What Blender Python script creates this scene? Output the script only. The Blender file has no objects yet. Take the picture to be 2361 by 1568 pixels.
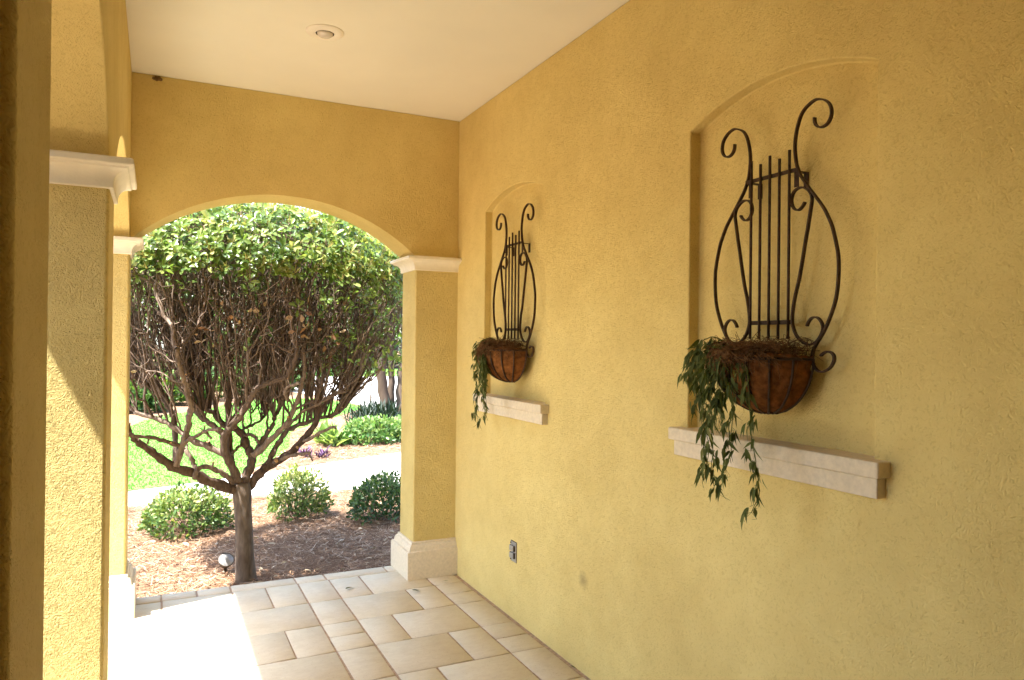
import bpy, bmesh, math
import numpy as np
from mathutils import Vector, Matrix, kdtree

scene = bpy.context.scene
COL = scene.collection
rng = np.random.default_rng(7)

# ------------------------------------------------------------------ camera
CAM = np.array([0.0, 0.0, 1.62])
YAW, PITCH, ROLL = 0.4516, 0.0039, 0.0107
def cam_axes():
    fw = np.array([math.sin(YAW)*math.cos(PITCH), math.cos(YAW)*math.cos(PITCH), math.sin(PITCH)])
    r = np.array([math.cos(YAW), -math.sin(YAW), 0.0]); u = np.cross(r, fw)
    c, s = math.cos(ROLL), math.sin(ROLL)
    return r*c+u*s, -r*s+u*c, fw
_r, _u, _f = cam_axes()
cd = bpy.data.cameras.new('camera'); cam = bpy.data.objects.new('camera', cd); COL.objects.link(cam)
cam.matrix_world = Matrix(((_r[0], _u[0], -_f[0], CAM[0]), (_r[1], _u[1], -_f[1], CAM[1]), (_r[2], _u[2], -_f[2], CAM[2]), (0, 0, 0, 1)))
cd.sensor_width = 36.0; cd.lens = 1693.3/2360*36.0
cd.clip_start = 0.05; cd.clip_end = 500
scene.camera = cam

# ------------------------------------------------------------------ light
TO_SUN = Vector((-1.0, -0.27, 2.05)).normalized()
EL = math.asin(TO_SUN.z)
w = bpy.data.worlds.new('World'); scene.world = w; w.use_nodes = True
nt = w.node_tree; bg = nt.nodes['Background']
sky = nt.nodes.new('ShaderNodeTexSky'); sky.sky_type = 'NISHITA'; sky.sun_disc = False
sky.sun_elevation = EL; sky.sun_rotation = math.atan2(TO_SUN.x, TO_SUN.y)
sky.air_density = 1.0; sky.dust_density = 1.5; sky.ozone_density = 1.0
nt.links.new(sky.outputs[0], bg.inputs[0]); bg.inputs[1].default_value = 0.15
sd = bpy.data.lights.new('sun', 'SUN'); sd.energy = 4.0; sd.angle = math.radians(0.53); sd.color = (1.0, 0.97, 0.93)
sun = bpy.data.objects.new('sun', sd); COL.objects.link(sun)
sun.rotation_euler = TO_SUN.to_track_quat('Z', 'Y').to_euler(); sun.location = (-6, -2, 12)
scene.view_settings.view_transform = 'Standard'; scene.view_settings.look = 'None'
scene.view_settings.exposure = 2.57; scene.view_settings.gamma = 1.0
cy = scene.cycles
cy.max_bounces = 12; cy.diffuse_bounces = 10; cy.glossy_bounces = 3; cy.transmission_bounces = 6
cy.use_denoising = True; cy.sample_clamp_indirect = 8.0
cy.caustics_reflective = False; cy.caustics_refractive = False

# ------------------------------------------------------------------ helpers
def tag(o, label=None, cat=None, group=None, kind=None):
    if label: o['label'] = label
    if cat: o['category'] = cat
    if group: o['group'] = group
    if kind: o['kind'] = kind
    return o
def thing(name, loc, label, cat, group=None):
    o = bpy.data.objects.new(name, None); COL.objects.link(o); o.location = loc
    o.empty_display_size = 0.1
    return tag(o, label, cat, group)
def put(name, me, mat, parent=None):
    o = bpy.data.objects.new(name, me); COL.objects.link(o)
    if mat is not None: me.materials.append(mat)
    if parent is not None:
        o.parent = parent
        base = Vector(parent.location); p = parent.parent
        while p is not None: base += Vector(p.location); p = p.parent
        o.location = -base if parent.type == 'EMPTY' else (0, 0, 0)
    return o
def np_mesh(name, V, F, tint=None, smooth=False, domain='POINT'):
    """V (n,3); F list of index arrays, each array (m,k) of faces with k corners"""
    me = bpy.data.meshes.new(name)
    V = np.asarray(V, np.float32).reshape(-1, 3)
    Fs = [np.asarray(f, np.int32) for f in (F if isinstance(F, (list, tuple)) else [F]) if len(f)]
    loops = np.concatenate([f.ravel() for f in Fs]); sizes = np.concatenate([np.full(len(f), f.shape[1], np.int32) for f in Fs])
    starts = np.concatenate([[0], np.cumsum(sizes)[:-1]]).astype(np.int32)
    me.vertices.add(len(V)); me.vertices.foreach_set('co', V.ravel())
    me.loops.add(len(loops)); me.loops.foreach_set('vertex_index', loops)
    me.polygons.add(len(sizes)); me.polygons.foreach_set('loop_start', starts); me.polygons.foreach_set('loop_total', sizes)
    if smooth: me.polygons.foreach_set('use_smooth', np.ones(len(sizes), bool))
    me.update(calc_edges=True); me.validate()
    if tint is not None:
        a = me.attributes.new('tint', 'FLOAT', domain); a.data.foreach_set('value', np.asarray(tint, np.float32))
    return me
def bm_mesh(name, bm, smooth_angle=None, weld=1e-5):
    if weld: bmesh.ops.remove_doubles(bm, verts=bm.verts, dist=weld)
    bmesh.ops.recalc_face_normals(bm, faces=bm.faces)
    me = bpy.data.meshes.new(name); bm.to_mesh(me); bm.free()
    if smooth_angle:
        me.polygons.foreach_set('use_smooth', [True]*len(me.polygons)); me.set_sharp_from_angle(angle=math.radians(smooth_angle))
    return me
def bevel(o, wdt, seg=3, ang=40):
    m = o.modifiers.new('bevel', 'BEVEL'); m.width = wdt; m.segments = seg; m.limit_method = 'ANGLE'; m.angle_limit = math.radians(ang)
    m.harden_normals = True; m.use_clamp_overlap = True
    return o
def bm_box(bm, a, b):
    v = [bm.verts.new((x, y, z)) for x in (a[0], b[0]) for y in (a[1], b[1]) for z in (a[2], b[2])]
    for f in ((0,1,3,2),(4,6,7,5),(0,4,5,1),(2,3,7,6),(0,2,6,4),(1,5,7,3)): bm.faces.new([v[i] for i in f])
    return v
def box_obj(name, a, b, mat, parent=None, bev=0.004, seg=2):
    bm = bmesh.new(); bm_box(bm, a, b)
    o = put(name, bm_mesh(name, bm, 30), mat, parent)
    if bev: bevel(o, bev, seg)
    return o
def catmull(P, n=6):
    P = np.asarray(P, float); Q = np.vstack([2*P[0]-P[1], P, 2*P[-1]-P[-2]]); out = []
    for i in range(1, len(Q)-2):
        for t in np.linspace(0, 1, n, endpoint=False):
            a, b, c, d = Q[i-1], Q[i], Q[i+1], Q[i+2]
            out.append(0.5*((2*b)+(c-a)*t+(2*a-5*b+4*c-d)*t*t+(3*b-a-3*c+d)*t**3))
    out.append(Q[-2]); return np.array(out)
class Tubes:
    """collects round tubes into one mesh"""
    def __init__(s): s.V = []; s.F = []; s.T = []; s.n = 0
    def add(s, P, R, k=6, tint=0.5, cap=True):
        P = np.asarray(P, float); m = len(P)
        R = np.broadcast_to(np.asarray(R, float), (m,))
        T = np.gradient(P, axis=0); T /= np.linalg.norm(T, axis=1, keepdims=True)+1e-9
        up = np.array([0.31, 0.22, 0.92]) if abs(T[0][2]) < 0.8 else np.array([0.93, 0.2, 0.3])
        N = np.cross(T, up); N /= np.linalg.norm(N, axis=1, keepdims=True)+1e-9
        B = np.cross(T, N); th = np.arange(k)*2*np.pi/k
        ring = P[:, None, :]+R[:, None, None]*(np.cos(th)[None, :, None]*N[:, None, :]+np.sin(th)[None, :, None]*B[:, None, :])
        i = np.arange(m-1)[:, None]*k+np.arange(k)[None, :]; j = np.arange(m-1)[:, None]*k+(np.arange(k)[None, :]+1) % k
        q = np.stack([i, j, j+k, i+k], -1).reshape(-1, 4)+s.n
        V = ring.reshape(-1, 3); s.F.append(q)
        if cap:
            V = np.vstack([V, P[:1]-T[:1]*R[0]*0.15, P[-1:]+T[-1:]*R[-1]*0.15]); c0 = m*k; a = np.arange(k)
            t1 = np.stack([np.full(k, c0), (a+1) % k, a], -1); t2 = np.stack([np.full(k, c0+1), a+(m-1)*k, (a+1) % k+(m-1)*k], -1)
            s.F.append(np.vstack([t1, t2])+s.n)
        s.V.append(V); s.T.append(np.full(len(V), tint)); s.n += len(V)
    def mesh(s, name): return np_mesh(name, np.vstack(s.V), [f for f in s.F], np.concatenate(s.T), smooth=True)

def leaf_template(kind):
    if kind == 'obovate': st = [(0, 0), (.28, .12), (.6, .215), (.86, .17), (1, 0)]
    elif kind == 'oval': st = [(0, 0), (.22, .2), (.5, .27), (.8, .17), (1, 0)]
    elif kind == 'lance': st = [(0, 0), (.15, .095), (.36, .125), (.7, .06), (1, 0)]
    else: st = [(0, 0), (.2, .03), (.5, .035), (.8, .02), (1, 0)]
    V = []; n = len(st)
    for x, y in st: V.append((x, 0, -0.16*x*x))
    for sgn in (1, -1):
        for x, y in st[1:-1]: V.append((x, sgn*y, -0.16*x*x+abs(y)*0.35))
    T3 = []; T4 = []
    for s, o in ((0, n), (1, n+n-2)):
        side = [0]+[o+i for i in range(n-2)]+[n-1]
        for i in range(n-1):
            f = [i, side[i], side[i+1], i+1]; f = list(dict.fromkeys(f))
            if s == 0: f = f[::-1]
            (T3 if len(f) == 3 else T4).append(f)
    return np.array(V, float), np.array(T3), np.array(T4)
def card_template():
    V = np.array([(0, 0, 0), (.45, .3, .08), (1, 0, -.1), (.5, -.3, .08)], float)
    return V, np.array([[0, 2, 1], [0, 3, 2]]), np.zeros((0, 4), int)
def unit(a): return a/(np.linalg.norm(a, axis=-1, keepdims=True)+1e-9)
def leaves_mesh(name, pos, d, up, size, tint, tmpl):
    """one mesh of many leaves: position, growth direction, up hint, size and tint per leaf"""
    V, T3, T4 = tmpl; n = len(pos); d = unit(np.asarray(d)); z = unit(np.asarray(up)-np.sum(np.asarray(up)*d, 1, keepdims=True)*d)
    y = np.cross(z, d); size = np.asarray(size)
    X = pos[:, None, :]+size[:, None, None]*(V[None, :, :1]*d[:, None, :]+V[None, :, 1:2]*y[:, None, :]+V[None, :, 2:3]*z[:, None, :])
    off = (np.arange(n)*len(V))[:, None, None]; F = []
    if len(T3): F.append((T3[None]+off).reshape(-1, 3))
    if len(T4): F.append((T4[None]+off).reshape(-1, 4))
    return np_mesh(name, X.reshape(-1, 3), F, np.repeat(tint, len(V)), smooth=False)
def rand_dir(n): return unit(rng.normal(size=(n, 3)))

# ------------------------------------------------------------------ materials
def new_mat(name):
    m = bpy.data.materials.new(name); m.use_nodes = True; t = m.node_tree
    return m, t, t.nodes['Principled BSDF'], t.nodes['Material Output']
def N(t, typ, **kw):
    n = t.nodes.new(typ)
    for k, v in kw.items(): setattr(n, k, v)
    return n
def ramp(t, src, stops):
    r = N(t, 'ShaderNodeValToRGB'); e = r.color_ramp.elements
    while len(e) < len(stops): e.new(0.5)
    for el, (p, c) in zip(e, stops): el.position = p; el.color = (*c, 1) if len(c) == 3 else c
    t.links.new(src, r.inputs[0]); return r
def noise(t, vec, scale, detail=3, dist=0.0, rough=0.5):
    n = N(t, 'ShaderNodeTexNoise'); n.inputs['Scale'].default_value = scale; n.inputs['Detail'].default_value = detail
    n.inputs['Distortion'].default_value = dist; n.inputs['Roughness'].default_value = rough
    t.links.new(vec, n.inputs['Vector']); return n
def math_n(t, op, a, b=None):
    n = N(t, 'ShaderNodeMath', operation=op)
    for i, v in enumerate((a, b)):
        if v is None: continue
        if isinstance(v, (int, float)): n.inputs[i].default_value = v
        else: t.links.new(v, n.inputs[i])
    return n.outputs[0]
def mix_c(t, fac, a, b, mode='MIX'):
    n = N(t, 'ShaderNodeMix', data_type='RGBA', blend_type=mode)
    for sock, v in ((n.inputs[0], fac), (n.inputs[6], a), (n.inputs[7], b)):
        if isinstance(v, (int, float)): sock.default_value = v
        elif isinstance(v, tuple): sock.default_value = (*v, 1)
        else: t.links.new(v, sock)
    return n.outputs[2]
def bump(t, h, strength, dist, bsdf, prev=None):
    b = N(t, 'ShaderNodeBump'); b.inputs['Strength'].default_value = strength; b.inputs['Distance'].default_value = dist
    t.links.new(h, b.inputs['Height'])
    if prev is not None: t.links.new(prev, b.inputs['Normal'])
    if bsdf is not None: t.links.new(b.outputs[0], bsdf.inputs['Normal'])
    return b.outputs[0]
def obj_vec(t): return N(t, 'ShaderNodeTexCoord').outputs['Object']
def pos_vec(t): return N(t, 'ShaderNodeNewGeometry').outputs['Position']

def stucco(name, base, stain=None, depth=1.0):
    m, t, b, o = new_mat(name); v = pos_vec(t)
    big = noise(t, v, 1.7, 4, 0.3); mid = noise(t, v, 9, 3)
    f = math_n(t, 'ADD', math_n(t, 'MULTIPLY', big.outputs[0], .7), math_n(t, 'MULTIPLY', mid.outputs[0], .3))
    hi = tuple(min(1, c*1.10) for c in base); lo = tuple(c*k for c, k in zip(base, (.89, .85, .78)))
    col = ramp(t, f, [(.3, lo), (.7, hi)]).outputs[0]
    # trowelled sand finish: sparse short dents and soft curly ridges over a fine grain
    dn = noise(t, v, 95, 1.5, 1.2); dent = ramp(t, dn.outputs[0], [(.345, (0,)*3), (.43, (1,)*3)]).outputs[0]
    cw = noise(t, v, 42, 2, 2.2); curl = math_n(t, 'MINIMUM', math_n(t, 'MULTIPLY', math_n(t, 'ABSOLUTE', math_n(t, 'SUBTRACT', cw.outputs[0], .5)), 9), 1.0)
    grain = noise(t, v, 210, 3)
    pit = ramp(t, dent, [(0, (.72, .68, .60)), (1, (1, 1, 1))]).outputs[0]
    col = mix_c(t, .3, col, mix_c(t, 1.0, col, pit, 'MULTIPLY'))
    gro = math_n(t, 'ADD', math_n(t, 'MULTIPLY', dent, .8), math_n(t, 'MULTIPLY', curl, .45))
    if stain:
        d = N(t, 'ShaderNodeVectorMath', operation='DISTANCE'); t.links.new(v, d.inputs[0]); d.inputs[1].default_value = stain
        k = ramp(t, math_n(t, 'ADD', d.outputs['Value'], math_n(t, 'MULTIPLY', noise(t, v, 40, 2).outputs[0], .03)), [(.025, (.55,)*3), (.065, (0,)*3)])
        col = mix_c(t, k.outputs[0], col, (.22, .15, .07))
    t.links.new(col, b.inputs['Base Color']); b.inputs['Roughness'].default_value = .9; b.inputs['Specular IOR Level'].default_value = .2
    h = math_n(t, 'ADD', gro, math_n(t, 'MULTIPLY', grain.outputs[0], .5)); h = math_n(t, 'ADD', h, math_n(t, 'MULTIPLY', mid.outputs[0], .6))
    bump(t, h, .9*depth, .005, b)
    return m
def plain(name, col, rough=.6, spec=.3, metal=0.0, var=.12, scale=14, bs=0.0, bscale=80):
    m, t, b, o = new_mat(name); v = pos_vec(t); n = noise(t, v, scale, 4)
    c = ramp(t, n.outputs[0], [(.3, tuple(x*(1-var) for x in col)), (.7, tuple(min(1, x*(1+var)) for x in col))])
    t.links.new(c.outputs[0], b.inputs['Base Color']); b.inputs['Roughness'].default_value = rough
    b.inputs['Specular IOR Level'].default_value = spec; b.inputs['Metallic'].default_value = metal
    if bs: bump(t, noise(t, v, bscale, 4).outputs[0], bs, .003, b)
    return m
def leaf_mat(name, stops, rough=.4, trans=.35, spec=.4):
    m, t, b, o = new_mat(name); a = N(t, 'ShaderNodeAttribute', attribute_name='tint')
    c = ramp(t, a.outputs['Fac'], stops)
    t.links.new(c.outputs[0], b.inputs['Base Color']); b.inputs['Roughness'].default_value = rough; b.inputs['Specular IOR Level'].default_value = spec
    tr = N(t, 'ShaderNodeBsdfTranslucent'); t.links.new(mix_c(t, 1.0, c.outputs[0], (1.25, 1.3, .6), 'MULTIPLY'), tr.inputs[0])
    mx = N(t, 'ShaderNodeMixShader'); mx.inputs[0].default_value = trans
    t.links.new(b.outputs[0], mx.inputs[1]); t.links.new(tr.outputs[0], mx.inputs[2]); t.links.new(mx.outputs[0], o.inputs[0])
    return m
def bark_mat(name, a, bcol, scale=30):
    m, t, b, o = new_mat(name); v = pos_vec(t)
    mp = N(t, 'ShaderNodeMapping'); mp.inputs['Scale'].default_value = (1, 1, .3); t.links.new(v, mp.inputs[0])
    n = noise(t, mp.outputs[0], scale, 5, .4); n2 = noise(t, v, 9, 3)
    c = ramp(t, n.outputs[0], [(.32, a), (.72, bcol)]).outputs[0]
    c = mix_c(t, math_n(t, 'MULTIPLY', n2.outputs[0], .5), c, tuple(x*.6 for x in bcol))
    at = N(t, 'ShaderNodeAttribute', attribute_name='tint'); c = mix_c(t, 1.0, c, ramp(t, at.outputs['Fac'], [(0, (.55, .5, .47)), (.6, (1.0, 1.0, 1.0)), (1, (1.45, 1.5, 1.55))]).outputs[0], 'MULTIPLY')
    t.links.new(c, b.inputs['Base Color']); b.inputs['Roughness'].default_value = .85; b.inputs['Specular IOR Level'].default_value = .2
    bump(t, n.outputs[0], .7, .006, b); return m

YELLOW = (.725, .582, .235)
M = {}
M['stucco'] = stucco('yellow stucco', YELLOW, depth=.6)
M['stucco_pier'] = stucco('rough yellow stucco of the piers', YELLOW, depth=.8)
M['stucco_house'] = stucco('yellow stucco of house wall', YELLOW, stain=(1.913, 3.109, .451), depth=.6)
M['ceiling'] = plain('painted ceiling plaster', (.79, .755, .63), .9, .1, var=.03, scale=2, bs=.15, bscale=120)
M['stone'] = plain('cast stone', (.71, .61, .45), .85, .2, var=.08, scale=60, bs=.4, bscale=150)
M['dark_wood'] = plain('dark stained wood', (.07, .035, .018), .5, .3, var=.3, scale=12)
M['trim'] = plain('painted capital trim', (.83, .77, .62), .8, .2, var=.05, scale=20, bs=.2, bscale=150)
M['iron'] = plain('rusty wrought iron', (.058, .032, .018), .6, .4, .4, var=.4, scale=60, bs=.3, bscale=200)
M['coco'] = plain('coconut fibre', (.19, .075, .022), .95, .1, var=.5, scale=38, bs=1.0, bscale=120)
M['straw'] = plain('dry straw', (.17, .088, .036), .9, .1, var=.55, scale=50)
M['metal'] = plain('weathered grey metal', (.42, .41, .40), .4, .5, .7, var=.15, scale=40)
M['metal_dark'] = plain('dark gap metal', (.10, .08, .06), .6, .3, .3)
M['white_trim'] = plain('white painted metal', (.84, .78, .66), .5, .4, var=.02)
M['lamp_glass'] = plain('frosted lamp glass', (.62, .57, .5), .25, .6, var=.05)
M['mud'] = plain('dried mud', (.20, .12, .05), .95, .1, var=.4, scale=90, bs=.8)
M['bark'] = bark_mat('brown bark', (.075, .056, .042), (.235, .185, .14))
M['twig'] = bark_mat('twig bark', (.085, .058, .042), (.29, .215, .16), 60)
M['cut_wood'] = plain('pale cut wood', (.55, .33, .16), .8, .2, var=.2, scale=60)
M['pale_bark'] = bark_mat('smooth pale bark', (.075, .05, .033), (.19, .14, .10), 7)
M['dark_bark'] = bark_mat('dark far bark', (.05, .035, .025), (.15, .11, .08), 9)
M['leaf'] = leaf_mat('glossy tree leaf', [(0, (.04, .09, .03)), (.45, (.12, .20, .05)), (.75, (.24, .33, .085)), (.9, (.40, .45, .15)), (1, (.62, .52, .28))], .28, .42, .55)
M['dead_leaf'] = leaf_mat('dead brown leaf', [(0, (.17, .075, .035)), (.6, (.36, .21, .11)), (1, (.58, .45, .30))], .6, .3)
M['shrub_leaf'] = leaf_mat('shrub leaf', [(0, (.03, .07, .03)), (.5, (.09, .16, .045)), (.8, (.22, .29, .08)), (1, (.45, .45, .18))], .35, .3)
M['bamboo_leaf'] = leaf_mat('silk bamboo leaf', [(0, (.05, .066, .022)), (.55, (.12, .145, .046)), (1, (.27, .27, .10))], .7, .25, .1)
M['far_leaf'] = leaf_mat('far tree leaf', [(0, (.03, .07, .02)), (.45, (.09, .17, .035)), (.8, (.18, .28, .06)), (1, (.30, .36, .1))], .5, .4)
M['bed_leaf'] = leaf_mat('bed plant leaf', [(0, (.02, .07, .02)), (.5, (.08, .19, .04)), (1, (.34, .42, .16))], .4, .35)
M['dark_leaf'] = leaf_mat('dark grassy leaf', [(0, (.008, .02, .012)), (1, (.028, .05, .024))], .5, .25)
M['purple_leaf'] = leaf_mat('purple leaf', [(0, (.045, .018, .05)), (1, (.16, .075, .16))], .6, .2)
M['dry_leaf'] = leaf_mat('dry tan leaf', [(0, (.25, .17, .10)), (1, (.6, .48, .33))], .8, .2)
M['grass_blade'] = leaf_mat('lawn blade', [(0, (.09, .27, .04)), (1, (.21, .45, .09))], .5, .4)

def floor_mat():
    m, t, b, o = new_mat('tumbled travertine tile'); v = pos_vec(t); a = N(t, 'ShaderNodeAttribute', attribute_name='tint')
    c = ramp(t, a.outputs['Fac'], [(0, (.54, .44, .30)), (.5, (.655, .575, .435)), (1, (.73, .66, .53))]).outputs[0]
    mp = N(t, 'ShaderNodeMapping'); mp.inputs['Scale'].default_value = (1, 2.6, 1); t.links.new(v, mp.inputs[0])
    n = noise(t, mp.outputs[0], 17, 7, .9, .66); k = ramp(t, n.outputs[0], [(.3, (.94, .92, .885)), (.62, (1.03, 1.03, 1.02))]).outputs[0]
    c = mix_c(t, 1.0, c, k, 'MULTIPLY')
    dz_ = noise(t, v, 3.1, 5, .6, .7); c = mix_c(t, 1.0, c, ramp(t, dz_.outputs[0], [(.30, (.92, .89, .84)), (.55, (1.02, 1.02, 1.01))]).outputs[0], 'MULTIPLY')
    p = noise(t, v, 120, 2); k2 = ramp(t, p.outputs[0], [(.27, (.7, .62, .52)), (.36, (1, 1, 1))]).outputs[0]
    c = mix_c(t, .8, c, mix_c(t, 1.0, c, k2, 'MULTIPLY'))
    t.links.new(c, b.inputs['Base Color']); b.inputs['Roughness'].default_value = .55; b.inputs['Specular IOR Level'].default_value = .3
    bump(t, math_n(t, 'ADD', math_n(t, 'MULTIPLY', n.outputs[0], .5), math_n(t, 'MULTIPLY', p.outputs[0], .4)), .14, .002, b); return m
M['tile'] = floor_mat()
M['grout'] = plain('brown grout', (.44, .32, .225), .95, .1, var=.25, scale=50, bs=.5)

def ground_mat():
    m, t, b, o = new_mat('pine straw litter'); v = pos_vec(t)
    mp = N(t, 'ShaderNodeMapping'); mp.inputs['Scale'].default_value = (1, .22, 1); mp.inputs['Rotation'].default_value = (0, 0, .6); t.links.new(v, mp.inputs[0])
    mp2 = N(t, 'ShaderNodeMapping'); mp2.inputs['Scale'].default_value = (.25, 1, 1); mp2.inputs['Rotation'].default_value = (0, 0, -.3); t.links.new(v, mp2.inputs[0])
    n1 = noise(t, mp.outputs[0], 110, 4, .6); n2 = noise(t, mp2.outputs[0], 95, 4, .6); n3 = noise(t, v, 2.2, 4)
    f = math_n(t, 'MULTIPLY', math_n(t, 'ADD', n1.outputs[0], n2.outputs[0]), .5)
    c = ramp(t, f, [(.36, (.10, .055, .03)), (.5, (.25, .145, .085)), (.64, (.44, .29, .18))]).outputs[0]
    c = mix_c(t, math_n(t, 'MULTIPLY', n3.outputs[0], .35), c, (.30, .19, .12))
    t.links.new(c, b.inputs['Base Color']); b.inputs['Roughness'].default_value = .95; b.inputs['Specular IOR Level'].default_value = .1
    bump(t, f, 1.0, .02, b); return m
M['ground'] = ground_mat()
def lawn_mat():
    m, t, b, o = new_mat('mown lawn'); v = pos_vec(t); n = noise(t, v, 45, 5, 0, .7); n2 = noise(t, v, 1.3, 4)
    c = ramp(t, n.outputs[0], [(.3, (.10, .25, .04)), (.7, (.20, .40, .08))]).outputs[0]
    c = mix_c(t, math_n(t, 'MULTIPLY', n2.outputs[0], .5), c, (.21, .37, .09))
    t.links.new(c, b.inputs['Base Color']); b.inputs['Roughness'].default_value = .95; b.inputs['Specular IOR Level'].default_value = .1
    bump(t, n.outputs[0], .8, .02, b); return m
M['lawn'] = lawn_mat()
def paver_mat():
    m, t, b, o = new_mat('pale pavers'); v = pos_vec(t)
    br = N(t, 'ShaderNodeTexBrick'); mp = N(t, 'ShaderNodeMapping'); mp.inputs['Rotation'].default_value = (0, 0, .12); t.links.new(v, mp.inputs[0]); t.links.new(mp.outputs[0], br.inputs[0])
    br.inputs['Scale'].default_value = 1.0; br.inputs['Brick Width'].default_value = .2; br.inputs['Row Height'].default_value = .1; br.inputs['Mortar Size'].default_value = .006
    br.inputs['Color1'].default_value = (.60, .54, .47, 1); br.inputs['Color2'].default_value = (.52, .46, .40, 1); br.inputs['Mortar'].default_value = (.36, .31, .27, 1)
    n = noise(t, v, 7, 4); c = mix_c(t, 1.0, br.outputs[0], ramp(t, n.outputs[0], [(.3, (.85,)*3), (.7, (1.05,)*3)]).outputs[0], 'MULTIPLY')
    t.links.new(c, b.inputs['Base Color']); b.inputs['Roughness'].default_value = .9; return m
M['paver'] = paver_mat()
M['concrete'] = plain('pale concrete drive', (.52, .49, .46), .9, .2, var=.1, scale=3)

# ------------------------------------------------------------------ dimensions (metres)
XI, XO = -.142, -.562            # inner and outer faces of the arcade wall
W, WB = 1.913, 1.965             # house wall face, niche back
H = 3.18                         # ceiling
YE, YF = 4.83, 5.13              # end wall, inside and outside faces
ZC = 2.165                       # joint hidden inside the capitals
CROWN = 2.54; SPRING = 2.205
def arc_z(u, a, b, zs=SPRING, zc=CROWN):
    h = (b-a)/2; r = zc-zs; R = (h*h+r*r)/(2*r); return zc-R+math.sqrt(max(0, R*R-(u-(a+b)/2)**2))

# ---- porch floor: tiles on a grout bed
tiles = []
cx = lambda k: .05+.205*k
rows = [(4.63, 5.03), (4.24, 4.63), (3.85, 4.24), (3.46, 3.85), (3.07, 3.46)]
known = {0: [(2,1,0),(3,1,0),(4,1,0),(5,1,0),(6,2,0),(8,1,0)], 1: [(2,2,0),(4,1,0),(5,2,0),(7,1,0),(8,1,1)], 2: [(2,1,0),(3,1,0),(4,1,1),(5,1,0),(6,2,0),(8,1,0)],
         3: [(2,2,0),(4,1,0),(5,2,0),(7,1,0),(8,1,1)], 4: [(2,2,0),(4,1,1),(5,1,0),(6,2,0),(8,1,0)]}
r2 = np.random.default_rng(3)
y = 3.07
while y > -3.4: rows.append((y-.39, y)); y -= .39
for i, (y0, y1) in enumerate(rows):
    lst = list(known.get(i, [])); k = 2 if lst else 9
    if not lst:
        kk = 0
        while kk < 9:
            wd = 2 if (r2.random() < .4 and kk < 8) else 1
            lst.append((kk, wd, 1 if (wd == 1 and r2.random() < .3) else 0)); kk += wd
        k = 0
    kk = k
    while kk > -8:
        wd = 2 if r2.random() < .4 else 1
        lst.append((kk-wd, wd, 1 if (wd == 1 and r2.random() < .3) else 0)); kk -= wd
    for (c, wd, half) in lst:
        if half: ym = (y0+y1)/2; tiles += [(cx(c), cx(c+wd), y0, ym), (cx(c), cx(c+wd), ym, y1)]
        else: tiles.append((cx(c), cx(c+wd), y0, y1))
edge = [-1.59, -1.18, -.98, -.57, -.36, -.155, .05, .254, .457, .866, 1.066, 1.49, 1.895]
for a, b in zip(edge, edge[1:]): tiles.append((a, b, 5.03, 5.165))
V = []; F4 = []; tint = []
for (x0, x1, y0, y1) in tiles:
    if x0 < (-1.7 if y0 > 2.65 else -.72): continue
    g = .0055; j = lambda: r2.normal()*.0012
    a = np.array([[x0+g+j(), y0+g+j()], [x1-g+j(), y0+g+j()], [x1-g+j(), y1-g+j()], [x0+g+j(), y1-g+j()]]); c = a.mean(0)
    if x1 > 1.88: a[[1, 2], 0] = 1.887+r2.normal()*.002
    n0 = len(V); zt = r2.normal()*.0006; ins = .0035
    for (dz, k) in ((-.012, 0), (-.003, 0), (0, 1)):
        for q in a:
            s = np.sign(c-q); V.append((q[0]+s[0]*ins*k, q[1]+s[1]*ins*k, dz+zt))
    f = [[n0+8, n0+9, n0+10, n0+11]]
    for l in (0, 4): f += [[n0+l+e, n0+l+(e+1) % 4, n0+l+4+(e+1) % 4, n0+l+4+e] for e in range(4)]
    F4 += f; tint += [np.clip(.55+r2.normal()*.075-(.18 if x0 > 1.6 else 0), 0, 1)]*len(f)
floor_me = np_mesh('porch_floor', V, [np.array(F4)], tint, domain='FACE')
bm = bmesh.new(); bm.from_mesh(floor_me); nf = len(bm.faces)
lay = bm.faces.layers.float.get('tint')
bm_box(bm, (-.74, -3.75, -.2), (W+.002, 2.70, -.005)); bm_box(bm, (-1.75, 2.7005, -.2), (W+.002, 5.168, -.005))  # floor reaches farther out past the far arch, shaped to bounce light inside
bm.faces.ensure_lookup_table()
for f in bm.faces[nf:]: f.material_index = 1
floor_me = bpy.data.meshes.new('porch_floor'); bmesh.ops.recalc_face_normals(bm, faces=bm.faces); bm.to_mesh(floor_me); bm.free()
o = put('porch_floor', floor_me, M['tile']); floor_me.materials.append(M['grout']); tag(o, kind='structure')

# ---- ceiling slab with the roof overhang beyond the arcade
bm = bmesh.new(); bm_box(bm, (-1.088, -3.8, H), (2.3, 5.15, H+.14))
tag(put('ceiling', bm_mesh('ceiling', bm), M['ceiling']), kind='structure')

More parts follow.
